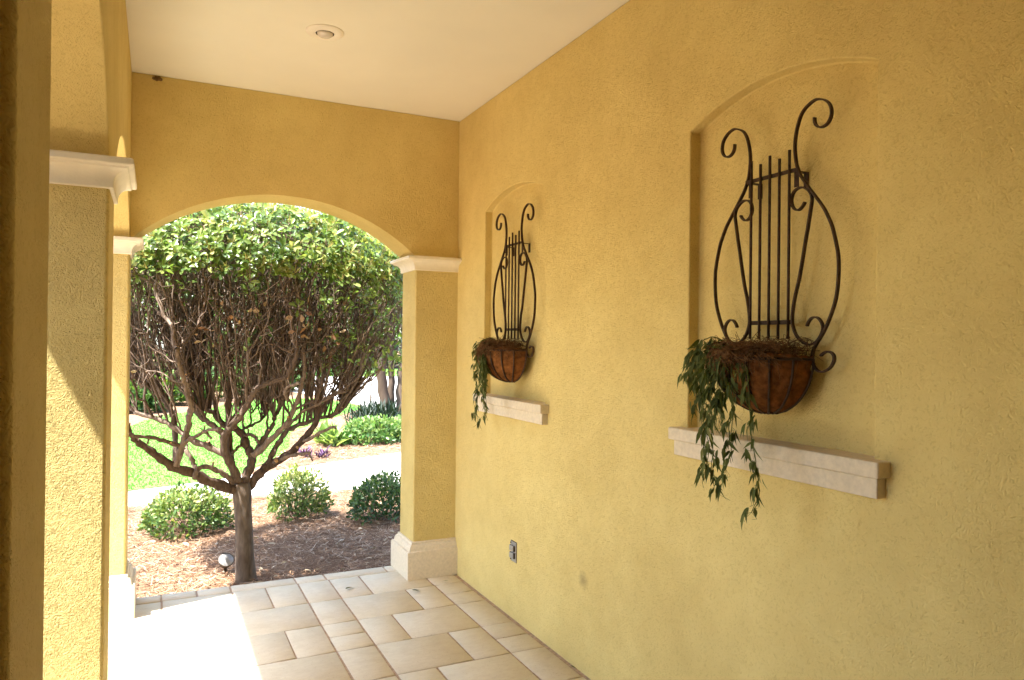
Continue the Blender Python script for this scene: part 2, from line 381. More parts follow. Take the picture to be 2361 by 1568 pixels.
# ---- arched wall: columns along u, thickness t0..t1 on the other axis
def arched(axis, u0, u1, openings, t0, t1, zb, zt, nseg=28):
    """wall from zb to zt between u0,u1 with segmental arches cut from below; axis 'x' or 'y' = direction of u"""
    bm = bmesh.new(); P = (lambda u, t, z: (u, t, z)) if axis == 'x' else (lambda u, t, z: (t, u, z))
    def face(pts): bm.faces.new([bm.verts.new(p) for p in pts])
    us = [u0]
    for (a, b) in openings: us += [a, b]
    us.append(u1)
    for i in range(0, len(us)-1):
        a, b = us[i], us[i+1]
        if b-a < 1e-6: continue
        isop = (i % 2 == 1)
        if isop:
            uu = [(a+b)/2-(b-a)/2*math.cos(math.pi*k/nseg) for k in range(nseg+1)]; zz = [arc_z(u, a, b) for u in uu]
            for t in (t0, t1): face([P(u, t, z) for u, z in zip(uu, zz)]+[P(b, t, zt), P(a, t, zt)])
            for k in range(nseg): face([P(uu[k], t0, zz[k]), P(uu[k+1], t0, zz[k+1]), P(uu[k+1], t1, zz[k+1]), P(uu[k], t1, zz[k])])
            face([P(a, t0, zt), P(b, t0, zt), P(b, t1, zt), P(a, t1, zt)])
        else:
            lv = [zb]+([SPRING])+[zt]
            za = [zb, SPRING, zt]
            for t in (t0, t1): face([P(a, t, z) for z in za]+[P(b, t, z) for z in za[::-1]])
            face([P(a, t0, zb), P(b, t0, zb), P(b, t1, zb), P(a, t1, zb)]); face([P(a, t0, zt), P(b, t0, zt), P(b, t1, zt), P(a, t1, zt)])
            for u in (a, b):
                if u in (u0, u1): face([P(u, t0, zb), P(u, t0, SPRING), P(u, t1, SPRING), P(u, t1, zb)]); face([P(u, t0, SPRING), P(u, t0, zt), P(u, t1, zt), P(u, t1, SPRING)])
                else: face([P(u, t0, zb), P(u, t0, SPRING), P(u, t1, SPRING), P(u, t1, zb)])
    return bm
def moulding(name, x0, x1, y0, y1, prof, parent):
    """profile (projection, z) swept round a rectangle"""
    V = []; F = []
    for (p, z) in prof: V += [(x0-p, y0-p, z), (x1+p, y0-p, z), (x1+p, y1+p, z), (x0-p, y1+p, z)]
    for i in range(len(prof)-1):
        for e in range(4): F.append([i*4+e, i*4+(e+1) % 4, i*4+4+(e+1) % 4, i*4+4+e])
    n = len(prof)-1
    F += [[3, 2, 1, 0], [n*4, n*4+1, n*4+2, n*4+3]]
    me = np_mesh(name, V, [np.array(F)])
    me.polygons.foreach_set('use_smooth', [True]*len(me.polygons)); me.set_sharp_from_angle(angle=math.radians(28))
    return bevel(put(name, me, M['trim'] if name == 'capital' else M['stone'], parent), .004, 2, 50)
cove = [(.012+.043*(1-math.cos(a)), 2.128+.046*math.sin(a)) for a in np.linspace(0, math.pi/2, 7)]
CAP = [(.004, 2.112), (.012, 2.114), (.012, 2.128)]+cove[1:]+[(.055, 2.180), (.068, 2.182), (.072, 2.186), (.072, 2.202), (.066, 2.2065)]
BASE = [(.05, -.002), (.05, .178), (.046, .186), (.034, .190), (.031, .196), (.029, .212), (.022, .224), (.012, .231), (.012, .244), (.004, .248)]
def pier(parent, x0, x1, y0, y1, lift=0):
    p = box_obj('pier', (x0, y0, .2), (x1, y1, 2.15), M['stucco'] if y0 < 1 else M['stucco_pier'], parent, .012, 3)
    moulding('capital', x0, x1, y0, y1, [(a, z+lift) for a, z in CAP], p); moulding('base', x0, x1, y0, y1, BASE, p)
    for c in p.children: c.location = (0, 0, 0)

# arcade on the open side (three piers, two arches; solid behind the camera)
ar = thing('arcade_wall', (XI-.2, 2.9, 0), 'yellow stucco arcade wall on capped piers along the sunny open side', 'wall')
bm = arched('y', .97, YF, [(1.27, 2.75), (3.05, YE)], XO, XI, ZC, H-.001)
bevel(put('wall', bm_mesh('wall', bm, 30), M['stucco'], ar), .012, 3)
for (y0, y1, lf) in ((.97, 1.27, .036), (2.75, 3.05, 0), (YE, YF, 0)): pier(ar, XO, XI, y0, y1, lf)
bk = thing('back_wall', (0, -3.6, 0), 'yellow stucco wall closing the porch behind the viewer', 'wall')
bm = bmesh.new(); bm_box(bm, (XO, -3.8, -.1), (W+.3, -3.5, H-.001)); bm_box(bm, (XO, -3.499, -.1), (-.3, .968, H-.001))
put('wall', bm_mesh('wall', bm, 30, None), M['stucco'], bk)

# end wall with the garden arch
ew = thing('end_wall', (.9, YE, 0), 'ochre end wall with the wide arch opening on the garden', 'wall')
XJ = 1.602
bm = arched('x', XI+.001, W-.001, [(XI+.002, XJ)], YE, YF, ZC, H-.002)
bevel(put('wall', bm_mesh('wall', bm, 30), M['stucco'], ew), .012, 3)
pier(ew, XJ, W+.05, YE, YF)

# house wall with two arched niches
hw = thing('house_wall', (W, 2, 0), 'long yellow stucco house wall with two arched niches', 'wall')
NICHES = [(1.487, 2.331), (3.527, 4.362)]
ZS, ZA, ZN = 1.285, 2.47, 2.562
bm = bmesh.new()
def hface(pts): bm.faces.new([bm.verts.new(p) for p in pts])
ys = [-3.499]+[q for n in NICHES for q in n]+[5.4]
for i in range(len(ys)-1):
    a, b = ys[i], ys[i+1]
    if i % 2 == 0:
        L = [-.15, H-.001] if a == ys[0] else [-.15, ZS, ZA, H-.001]; R = [-.15, H-.001] if b == ys[-1] else [-.15, ZS, ZA, H-.001]
        hface([(W, a, z) for z in L]+[(W, b, z) for z in R[::-1]])
    else:
        n = 24; uu = [a+(b-a)*k/n for k in range(n+1)]; zz = [arc_z(u, a, b, ZA, ZN) for u in uu]
        hface([(W, a, -.15), (W, b, -.15), (W, b, ZS), (W, a, ZS)])
        hface([(W, u, z) for u, z in zip(uu, zz)]+[(W, b, H-.001), (W, a, H-.001)])
        hface([(WB, a, ZS), (WB, b, ZS)]+[(WB, u, z) for u, z in zip(uu[::-1], zz[::-1])])
        for k in range(n): hface([(W, uu[k], zz[k]), (WB, uu[k], zz[k]), (WB, uu[k+1], zz[k+1]), (W, uu[k+1], zz[k+1])])
        for u in (a, b): hface([(W, u, ZS), (WB, u, ZS), (WB, u, ZA), (W, u, ZA)])
        hface([(W, a, ZS), (W, b, ZS), (WB, b, ZS), (WB, a, ZS)])
y0, y1, xb = ys[0], ys[-1], W+.3
hface([(xb, y0, -.15), (xb, y1, -.15), (xb, y1, H-.001), (xb, y0, H-.001)])
hface([(W, y0, H-.001), (W, NICHES[0][0], H-.001), (W, NICHES[0][1], H-.001), (W, NICHES[1][0], H-.001), (W, NICHES[1][1], H-.001), (W, y1, H-.001), (xb, y1, H-.001), (xb, y0, H-.001)])
hface([(W, y0, -.15), (W, NICHES[0][0], -.15), (W, NICHES[0][1], -.15), (W, NICHES[1][0], -.15), (W, NICHES[1][1], -.15), (W, y1, -.15), (xb, y1, -.15), (xb, y0, -.15)])
for u in (y0, y1): hface([(W, u, -.15), (W, u, H-.001), (xb, u, H-.001), (xb, u, -.15)])
bevel(put('wall', bm_mesh('wall', bm, 30), M['stucco_house'], hw), .007, 2)
for (a, b) in NICHES:
    m_ = (a+b)/2; hwid = .478 if a < 2 else .468
    s = box_obj('sill', (W-.054, m_-hwid, 1.24), (WB+.01, m_+hwid, 1.289), M['stone'], hw, .006, 3)
    l = box_obj('sill_moulding', (W-.036, m_-hwid+.016, 1.179), (W+.02, m_+hwid-.016, 1.239), M['stone'], s, .004, 2); l.location = (0, 0, 0)

dr = thing('added_shade_door', (W, -.25, 0), 'unseen dark wooden double door added in the house wall to darken the near end', 'door')  # out of view; dark door added to absorb light at the near end
box_obj('door_frame', (W-.03, -1.30, .002), (W-.0005, .80, 2.62), M['dark_wood'], dr, .006)
for ya in (-1.21, -.245):
    lf_ = box_obj('door_leaf', (W-.045, ya, .02), (W-.0305, ya+.95, 2.52), M['dark_wood'], dr, .004)
    for za, zb_ in ((.15, .95), (1.1, 2.38)): box_obj('panel', (W-.052, ya+.16, za), (W-.0455, ya+.79, zb_), M['dark_wood'], lf_, .004).location = (0, 0, 0)
# ---- recessed ceiling lamp
lp = thing('recessed_light', (.752, 3.752, H), 'round recessed lamp with white trim ring and frosted bulb in the ceiling', 'ceiling lamp')
def lathe(name, prof, c, mat, parent, n=40, ang=35):
    th = np.arange(n)*2*math.pi/n; V = []; F = []
    for (r, z) in prof: V += [(c[0]+r*math.cos(a), c[1]+r*math.sin(a), c[2]+z) for a in th]
    for i in range(len(prof)-1):
        for e in range(n): F.append([i*n+e, i*n+(e+1) % n, i*n+n+(e+1) % n, i*n+n+e])
    me = np_mesh(name, V, [np.array(F)], smooth=True); me.set_sharp_from_angle(angle=math.radians(ang))
    return put(name, me, mat, parent)
lathe('trim_ring', [(.046, -.004), (.046, -.010), (.049, -.0115), (.075, -.010), (.091, -.006), (.0945, -.003), (.0945, .001)], (.752, 3.752, H), M['white_trim'], lp)
lathe('socket', [(.0455, -.009), (.0455, -.0015), (.002, -.0015)], (.752, 3.752, H), M['metal_dark'], lp)
lathe('bulb', [(.040, -.002)]+[(.040*math.cos(a), -.008-.022*math.sin(a)) for a in np.linspace(0, math.pi/2-.02, 10)], (.752, 3.752, H), M['lamp_glass'], lp)

# ---- mud nest under the ceiling
nb = thing('wasp_nest', (-.009, YE, 3.16), 'small brown mud wasp nest at the top of the end wall under the ceiling', 'wasp nest')
bm = bmesh.new()
for (dx, dz, r) in ((-.015, 0, .012), (0, -.003, .015), (.016, -.002, .012), (.006, .008, .010), (-.006, .007, .010)):
    bmesh.ops.create_icosphere(bm, subdivisions=2, radius=r, matrix=Matrix.Translation((-.009+dx, YE-.004, 3.16+dz)) @ Matrix.Diagonal((1.1, .7, .8, 1)))
for v in bm.verts: v.co += Vector(rng.normal(size=3)*.0012)
put('nest_cells', bm_mesh('nest_cells', bm, 60, None), M['mud'], nb)

# ---- outdoor socket cover low on the house wall
oc = thing('outlet_cover', (W, 3.887, .392), 'grey metal weatherproof socket cover low on the yellow house wall', 'socket')
OY, OZ = 3.887, .392
box_obj('plate', (W-.006, OY-.036, OZ-.058), (W+.004, OY+.036, OZ+.058), M['metal'], oc, .003)
for dz in (.021, -.021):
    f = box_obj('flip_cover', (W-.020, OY-.020, OZ+dz-.0175), (W-.0055, OY+.028, OZ+dz+.0175), M['metal'], oc, .005)
    h = box_obj('hinge', (W-.017, OY-.0285, OZ+dz-.016), (W-.0055, OY-.0205, OZ+dz+.016), M['metal_dark'], f, .002); h.location = (0, 0, 0)
box_obj('gasket', (W-.0062, OY-.0385, OZ-.0605), (W+.003, OY+.0385, OZ+.0605), M['metal_dark'], oc, .002).location.x += .003
for dz in (-.047, .047):
    bm = bmesh.new(); bmesh.ops.create_uvsphere(bm, u_segments=12, v_segments=8, radius=.0052, matrix=Matrix.Translation((W-.007, OY+.029, OZ+dz)))
    put('screw', bm_mesh('screw', bm, 60), M['metal_dark'], oc)

# ------------------------------------------------------------------ lyre wall planters
CY = 1.897
OUT = [(0.182,2.361),(0.183,2.347),(0.189,2.334),(0.202,2.324),(0.219,2.322),(0.234,2.328),(0.245,2.341),(0.249,2.358),(0.246,2.377),(0.237,2.393),(0.22,2.407),(0.201,2.415),(0.182,2.417),(0.159,2.409),(0.137,2.395),(0.122,2.374),(0.112,2.348),(0.105,2.318),(0.102,2.286),(0.104,2.257),(0.109,2.227),(0.118,2.203),(0.13,2.179),(0.148,2.155),(0.17,2.127),(0.197,2.094),(0.224,2.058),(0.245,2.02),(0.256,1.995),(0.267,1.958),(0.278,1.911),(0.281,1.869),(0.279,1.819),(0.272,1.771),(0.257,1.727),(0.239,1.688),(0.219,1.655),(0.2,1.63),(0.187,1.609),(0.182,1.587),(0.184,1.565),(0.196,1.547),(0.215,1.538),(0.237,1.543),(0.255,1.555),(0.266,1.574),(0.266,1.59),(0.256,1.6),(0.24,1.603),(0.225,1.597),(0.216,1.589)]
INN = [(0.147,2.092),(0.139,2.081),(0.125,2.071),(0.111,2.072),(0.097,2.084),(0.09,2.106),(0.096,2.128),(0.112,2.141),(0.134,2.143),(0.152,2.135),(0.168,2.12),(0.176,2.098),(0.171,2.065),(0.163,2.022),(0.16,2.005),(0.152,1.969),(0.141,1.913),(0.126,1.842),(0.11,1.786),(0.101,1.742),(0.098,1.703),(0.106,1.674),(0.12,1.651),(0.144,1.632),(0.17,1.625),(0.195,1.632),(0.212,1.649),(0.223,1.67),(0.222,1.688),(0.211,1.705),(0.196,1.713),(0.18,1.711),(0.167,1.699),(0.16,1.685)]
def ribbon(name, path, y_sign, yc, parent, wx=.0125, th=.0055, x=W):
    P = catmull([(yc-y_sign*u, z) for u, z in path], 5); T = np.gradient(P, axis=0); T = unit(T); Nn = np.stack([-T[:, 1], T[:, 0]], 1)
    V = []; F = []; n = len(P)
    for p, q in zip(P, Nn):
        for (a, b) in ((-1, -1), (1, -1), (1, 1), (-1, 1)): V.append((x+b*wx/2, p[0]+a*q[0]*th/2, p[1]+a*q[1]*th/2))
    for i in range(n-1):
        for e in range(4): F.append([i*4+e, i*4+(e+1) % 4, i*4+4+(e+1) % 4, i*4+4+e])
    F += [[3, 2, 1, 0], [4*n-4, 4*n-3, 4*n-2, 4*n-1]]
    me = np_mesh(name, V, [np.array(F)]); me.polygons.foreach_set('use_smooth', [True]*len(F)); me.set_sharp_from_angle(angle=math.radians(35))
    return put(name, me, M['iron'], parent)
def bowl_pt(phi, t, R, zt=1.578, dz=.192, yc=CY):
    rho = R*(1-t*t)**.5 if t < 1 else 0.0
    return (W-.004-rho*math.sin(phi)*1.0, yc+rho*math.cos(phi), zt-dz*t)
def make_lyre():
    r = thing('lyre_planter', (W, CY, 1.58), 'large wrought iron lyre wall planter in the nearer niche', 'wall planter', 'lyre planters hung in the niches')
    for sg in (1, -1):
        ribbon('side_scroll', OUT, sg, CY, r); ribbon('inner_scroll', INN, sg, CY, r, x=W-.001)
    for k, dz in enumerate((.0, -.02, .0, -.02, .0)):
        t = Tubes(); yk = CY+(2-k)*.0436; t.add([(W-.009, yk, 1.643), (W-.009, yk, 1.95), (W-.009, yk, 2.276+dz)], .005, 8)
        put('string', t.mesh('string'), M['iron'], r)
    box_obj('crossbar', (W-.005, CY-.122, 2.199), (W-.0005, CY+.122, 2.213), M['iron'], r, .001)
    box_obj('crossbar', (W-.005, CY-.100, 1.692), (W-.0005, CY+.100, 1.707), M['iron'], r, .001)
    for sg in (1, -1):
        bm = bmesh.new(); yb = CY+sg*.105; bm_box(bm, (W+.004, yb-.0095, 2.150), (W+.0065, yb+.0095, 2.200)); bm_box(bm, (W+.004, yb-.0095, 2.2002), (WB+.002, yb+.0095, 2.203)); bm_box(bm, (WB-.004, yb-.0095, 2.150), (WB+.0015, yb+.0095, 2.2))
        br = put('bracket', bm_mesh('bracket', bm, 30, None), M['iron'], r)
    # basket frame: rim, meridian straps, foot ring
    t = Tubes(); R = .190
    t.add([bowl_pt(a, 0.0, R) for a in np.linspace(0, math.pi, 25)], .005, 8); t.add([bowl_pt(0, 0, R), bowl_pt(math.pi, 0, R)], .004, 8)
    for a in np.linspace(0, math.pi, 9): t.add([bowl_pt(a, s, R) for s in np.linspace(0, .985, 16)], .0045, 6)
    t.add([bowl_pt(a, .975, R) for a in np.linspace(0, math.pi, 15)], .004, 6)
    put('basket_frame', t.mesh('basket_frame'), M['iron'], r)
    V = []; F = []; na, ns = 40, 18
    for i in range(na+1):
        for k in range(ns+1):
            p = np.array(bowl_pt(math.pi*i/na, k/ns*.995, .1845)); p += rng.normal(size=3)*.0014
            if k == 0: p[2] += .012+rng.normal()*.004
            V.append(p)
    for i in range(na):
        for k in range(ns): a = i*(ns+1)+k; F.append([a, a+1, a+ns+2, a+ns+1])
    V += [(W+.001, CY+.1845*math.cos(math.pi*i/na), 1.585) for i in range(na+1)]; b0 = (na+1)*(ns+1)
    for i in range(na): F.append([i*(ns+1), (i+1)*(ns+1), b0+i+1, b0+i])
    put('coco_liner', np_mesh('coco_liner', V, [np.array(F)], smooth=True), M['coco'], r)
    return r
def copy_tree(o, parent=None):
    c = o.copy(); COL.objects.link(c)
    if parent is not None: c.parent = parent
    for ch in o.children: copy_tree(ch, c)
    return c
ly = make_lyre()
l2 = copy_tree(ly); l2.location.y += 3.945-CY-.012; l2['label'] = 'smaller looking wrought iron lyre wall planter in the niche beside the garden arch'
DY = l2.location.y-ly.location.y

def make_straw(yc, seed):
    g = np.random.default_rng(seed); t = Tubes()
    for i in range(800):
        a = g.uniform(0, math.pi); rr = .17*math.sqrt(g.uniform(0, 1.15)); c = np.array([W-.008-rr*math.sin(a), yc+rr*math.cos(a), 1.590+g.uniform(-.012, .04)])
        d = g.normal(size=3); d[2] *= .45; d = d/np.linalg.norm(d); L = g.uniform(.02, .055); s = g.normal(size=3)*.012
        P = np.array([c-d*L, c-d*L*.3+s, c+d*L*.4+s, c+d*L]); P[:, 0] = np.minimum(P[:, 0], WB-.006)
        if rr > .15: P[-1, 2] -= g.uniform(0, .05)
        t.add(P, g.uniform(.0006, .0013), 3, g.random(), cap=False)
    for i in range(420):
        a = math.radians(g.normal(62, 34))
        if not .1 < a < math.pi-.1: continue
        top = np.array(bowl_pt(a, .0, .193, yc=yc))+np.array([0, 0, g.uniform(0, .02)]); s = np.array([-math.cos(a)*0, 0, 0])
        tang = np.array([-math.cos(a), -math.sin(a), 0])*g.normal()*.03; dr = g.uniform(.01, .05) if g.random() < .85 else g.uniform(.05, .09)
        out = np.array([-math.sin(a), math.cos(a), 0])
        t.add([top-out*.03+np.array([0, 0, .012]), top+out*.004+np.array([0, 0, .006])+tang*.3, top+out*g.uniform(.004, .014)+tang-np.array([0, 0, dr*.6]), top+out*g.uniform(.002, .016)+tang*1.5-np.array([0, 0, dr])], g.uniform(.0008, .0015), 3, g.random(), cap=False)
    return t
for yc, lab in ((CY, 'loose brown straw filling the basket of the nearer lyre planter'), (CY+DY, 'loose brown straw filling the basket of the farther lyre planter')):
    tag(put('straw_filling', make_straw(yc, int(yc*100)).mesh('straw_filling'), M['straw']), lab, 'straw', 'straw in the lyre baskets')

def trailing(name, strands, label, seed, dens=1.0, scale=1.0):
    g = np.random.default_rng(seed); r = thing('trailing_plant', strands[0][0], label, 'plant', 'trailing plants in the lyre baskets')
    t = Tubes(); pos = []; d = []; up = []; sz = []; ti = []
    for S_ in strands:
        P = catmull(S_, 8); P = P+np.cumsum(g.normal(size=P.shape)*.0009, 0); t.add(P, np.linspace(.0022, .0011, len(P)), 5)
        T = unit(np.gradient(P, axis=0)); L = np.concatenate([[0], np.cumsum(np.linalg.norm(np.diff(P, axis=0), axis=1))])
        s = .02
        while s < L[-1]:
            i = min(len(P)-1, np.searchsorted(L, s)); nl = g.integers(2, 6)
            br = unit(g.normal(size=3)+np.array([-.5, 0, 0])); br[2] = -abs(br[2])*.6; tw = P[i]+br*g.uniform(.006, .03)*scale
            t.add([P[i], (P[i]+tw)/2+g.normal(size=3)*.003, tw], .0007, 3, cap=False)
            for k in range(nl):
                dd = unit(T[i]*.5+np.array([-.15, 0, -.9])+g.normal(size=3)*.42)
                pos.append(tw+g.normal(size=3)*.004); d.append(dd); up.append(np.array([-1.0, 0, .2])+g.normal(size=3)*.6); sz.append(g.uniform(.03, .062)*scale); ti.append(np.clip(g.normal(.42, .25), 0, 1))
            s += g.uniform(.012, .026)/dens
        for k in range(2):
            a = P[-1]; t.add([a, a+np.array([g.normal()*.01, g.normal()*.015, -.02]), a+np.array([g.normal()*.02, g.normal()*.03, -.035])], .0006, 3, cap=False)
    put('stem', t.mesh('stem'), M['bamboo_leaf'], r)
    pos = np.array(pos); pos[:, 0] = np.minimum(pos[:, 0], WB-.02)
    put('leaves', leaves_mesh('leaves', pos, np.array(d), np.array(up), np.array(sz), np.array(ti), leaf_template('lance')), M['bamboo_leaf'], r)
    return r
S1 = [[(1.84, 2.07, 1.617), (1.78, 2.053, 1.607), (1.72, 2.008, 1.569), (1.72, 2.013, 1.438), (1.72, 1.987, 1.381), (1.72, 2.004, 1.31), (1.72, 1.997, 1.25), (1.72, 2.02, 1.155)],
 [(1.82, 2.029, 1.617), (1.77, 2.016, 1.595), (1.72, 1.971, 1.562), (1.72, 1.965, 1.383), (1.72, 1.96, 1.258), (1.72, 1.965, 1.20), (1.72, 1.951, 1.145)],
 [(1.8, 1.964, 1.609), (1.755, 1.908, 1.531), (1.71, 1.852, 1.433), (1.71, 1.862, 1.352), (1.71, 1.872, 1.271), (1.71, 1.892, 1.211)],
 [(1.8, 1.946, 1.609), (1.75, 1.851, 1.573), (1.7, 1.782, 1.517), (1.7, 1.769, 1.401), (1.7, 1.757, 1.287), (1.7, 1.746, 1.22), (1.7, 1.739, 1.15), (1.7, 1.771, 1.085)],
 [(1.85, 2.062, 1.621), (1.8, 2.089, 1.63), (1.75, 2.096, 1.594), (1.75, 2.15, 1.566)], [(1.85, 2.056, 1.621), (1.795, 2.051, 1.63), (1.74, 2.064, 1.568), (1.74, 2.117, 1.549), (1.74, 2.143, 1.504)],
 [(1.8, 1.976, 1.609), (1.76, 1.961, 1.55), (1.72, 1.909, 1.461), (1.72, 1.914, 1.363)], [(1.8, 2.025, 1.608), (1.76, 2.068, 1.581), (1.72, 2.033, 1.492), (1.72, 2.038, 1.4)],
 [(1.85, 2.0, 1.61), (1.78, 1.98, 1.625), (1.73, 1.95, 1.59), (1.71, 1.93, 1.5)], [(1.86, 2.03, 1.61), (1.80, 2.02, 1.64), (1.75, 1.99, 1.61), (1.72, 1.985, 1.52), (1.715, 1.985, 1.44)],
 [(1.82, 1.95, 1.61), (1.76, 1.93, 1.615), (1.715, 1.90, 1.575), (1.70, 1.895, 1.48), (1.705, 1.89, 1.40)], [(1.83, 1.98, 1.61), (1.77, 1.955, 1.62), (1.725, 1.93, 1.58), (1.705, 1.92, 1.47), (1.705, 1.925, 1.36)], [(1.81, 1.92, 1.605), (1.75, 1.89, 1.605), (1.71, 1.86, 1.565), (1.70, 1.85, 1.50)], [(1.82, 1.99, 1.62), (1.76, 1.98, 1.60), (1.72, 1.96, 1.54), (1.71, 1.95, 1.44)],
 [(1.85, 2.04, 1.62), (1.8, 2.05, 1.645), (1.76, 2.08, 1.62), (1.74, 2.09, 1.56), (1.735, 2.085, 1.47)]]
trailing('trailing_plant', S1, 'long green bamboo like plant trailing from the nearer lyre basket past its sill', 11, .95)
S2 = [[(1.85, 4.06, 1.615), (1.8, 4.08, 1.625), (1.77, 4.11, 1.59), (1.765, 4.125, 1.45), (1.765, 4.12, 1.30), (1.765, 4.13, 1.20), (1.765, 4.12, 1.15)],
 [(1.84, 3.97, 1.615), (1.78, 3.95, 1.62), (1.735, 3.915, 1.57), (1.73, 3.905, 1.45), (1.73, 3.90, 1.33), (1.73, 3.895, 1.26), (1.73, 3.90, 1.20)], [(1.84, 3.98, 1.615), (1.77, 3.96, 1.62), (1.73, 3.94, 1.57), (1.725, 3.945, 1.46), (1.73, 3.94, 1.34)], [(1.84, 3.95, 1.61), (1.76, 3.92, 1.61), (1.725, 3.895, 1.56), (1.72, 3.89, 1.46), (1.725, 3.885, 1.38)], [(1.84, 4.0, 1.615), (1.78, 4.0, 1.61), (1.74, 3.985, 1.56), (1.735, 3.98, 1.46), (1.735, 3.985, 1.38)],
 [(1.85, 3.99, 1.615), (1.79, 3.96, 1.63), (1.745, 3.93, 1.58), (1.735, 3.925, 1.46), (1.735, 3.93, 1.37)],
 [(1.85, 4.04, 1.615), (1.8, 4.07, 1.64), (1.77, 4.12, 1.62), (1.76, 4.17, 1.57)], [(1.86, 4.02, 1.615), (1.82, 4.03, 1.645), (1.78, 4.05, 1.63), (1.75, 4.07, 1.57), (1.75, 4.08, 1.5)],
 [(1.85, 3.98, 1.615), (1.8, 4.0, 1.64), (1.75, 4.0, 1.62), (1.735, 3.97, 1.56), (1.73, 3.945, 1.5)], [(1.85, 4.07, 1.615), (1.8, 4.1, 1.63), (1.77, 4.13, 1.59), (1.765, 4.15, 1.5), (1.765, 4.14, 1.42)]]
trailing('trailing_plant', S2, 'shorter sparse green plant trailing from the farther lyre basket', 12, 1.1, .95)

# ---- fallen leaves on the tiles
LM = leaf_template('lance')
for i, (x, yy, an, s, lab) in enumerate([(1.128, 4.759, .4, .07, 'small green leaf lying on the tiles near the middle of the garden arch'), (1.512, 4.565, -.7, .065, 'dark green leaf lying on a tile joint near the right pier'),
        (1.797, 4.648, 2.9, .05, 'thin dry leaf on the tiles beside the pier base'), (1.880, 3.175, -1.2, .05, 'dark leaf in the joint along the foot of the house wall')]):
    n = 2 if i < 2 else 1; dirs = np.array([(math.cos(an+.35*k), math.sin(an+.35*k), .05) for k in range(n)])
    me = leaves_mesh('fallen_leaf', np.array([(x, yy, .012)]*n), dirs, np.array([(0.1, .2, 1.0)]*n), np.full(n, s), np.full(n, .3), LM)
    tag(put('fallen_leaf', me, M['bamboo_leaf']), lab, 'leaf', 'leaves fallen on the porch floor')

# ------------------------------------------------------------------ garden ground
ZG = -.125
def poly(name, pts, z, mat):
    me = np_mesh(name, [(x, y, z) for x, y in pts], [np.array([list(range(len(pts)))])]); return tag(put(name, me, mat), kind='structure')
n = 60; gx = np.linspace(-60, 90, n); gy = np.linspace(-60, 130, n)
V = [(x, y, ZG) for y in gy for x in gx]; F = [[j*n+i, j*n+i+1, (j+1)*n+i+1, (j+1)*n+i] for j in range(n-1) for i in range(n-1)]
tag(put('ground', np_mesh('ground', V, [np.array(F)]), M['ground']), kind='structure')
def smooth2(P, k=6): return [tuple(p) for p in catmull(P, k)]
near = smooth2([(-9, 7.2), (-4, 8.1), (-.455, 8.594), (.6, 8.68), (2.009, 8.60), (3.2, 8.5), (5, 8.3), (9, 7.9)])
farp = smooth2([(-9, 7.9), (-4, 8.7), (-.497, 9.359), (-.285, 9.451), (.553, 9.754), (.979, 9.958), (1.866, 10.413), (3.464, 11.16), (5.5, 12.0), (10, 13.5)])
poly('path', near+farp[::-1], ZG+.004, M['paver'])
lawn_near = smooth2([(-9, 7.93), (-4, 8.73), (-.497, 9.39), (-.285, 9.481), (.553, 9.784), (.9, 9.97)])
lawn_pts = lawn_near+smooth2([(.95, 10.02), (1.6, 11.3), (1.956, 12.321), (2.15, 13.4), (2.347, 14.401), (2.653, 15.046), (3.533, 16.599), (5.03, 19.113)])+smooth2([(4.837, 20.333), (4.6, 21.6), (4.0, 22.6), (2.586, 22.353), (1.7, 21.091), (1.276, 20.006), (.547, 18.94), (.103, 18.449), (-.192, 17.385), (-.8, 15.6), (-2.5, 14.2), (-9, 13.0)])
poly('lawn', lawn_pts, ZG+.008, M['lawn'])
poly('driveway', [(7.0, 17.2), (5.635, 18.9), (5.1, 19.25), (4.95, 20.4), (4.93, 21.587), (4.7, 23.5), (4.2, 25.4), (1.0, 28), (-12, 31), (-12, 38), (6.495, 36.528), (10.666, 35.587), (24, 33), (24, 16)], ZG+.012, M['concrete'])
poly('verge', [(-12, 38.2), (6.495, 36.7), (10.666, 35.75), (24, 33.2), (40, 36), (40, 47), (13.739, 45.9), (8.3, 46.7), (-12, 47)], ZG+.016, M['lawn'])

def in_poly(P, poly_):
    x, yv = P[:, 0], P[:, 1]; ins = np.zeros(len(P), bool); q = np.array(poly_); j = len(q)-1
    for i in range(len(q)):
        c = ((q[i, 1] > yv) != (q[j, 1] > yv)) & (x < (q[j, 0]-q[i, 0])*(yv-q[i, 1])/(q[j, 1]-q[i, 1]+1e-12)+q[i, 0]); ins ^= c; j = i
    return ins
# lawn blades
P = np.column_stack([rng.uniform(-2.2, 5.2, 90000), rng.uniform(9, 22.5, 90000)]); P = P[in_poly(P, lawn_pts)]
P = P[rng.random(len(P)) < np.clip(12.5/P[:, 1], .35, 1)]
n = len(P); pos = np.column_stack([P, np.full(n, ZG+.006)]); d = unit(np.column_stack([rng.normal(size=(n, 2))*.45, np.ones(n)]))
Vt = np.array([(0, -.5, 0), (0, .5, 0), (1, 0, 0)], float); hgt = rng.uniform(.02, .04, n); wid = .012+.0006*P[:, 1]
sd_ = unit(np.cross(d, rand_dir(n)))
X = np.stack([pos-sd_*wid[:, None]*.5, pos+sd_*wid[:, None]*.5, pos+d*hgt[:, None]], 1)
tag(put('grass', np_mesh('grass', X.reshape(-1, 3), [np.arange(3*n).reshape(-1, 3)], np.repeat(rng.random(n), 3)), M['grass_blade']), 'short bright green lawn grass', 'grass', kind='stuff')
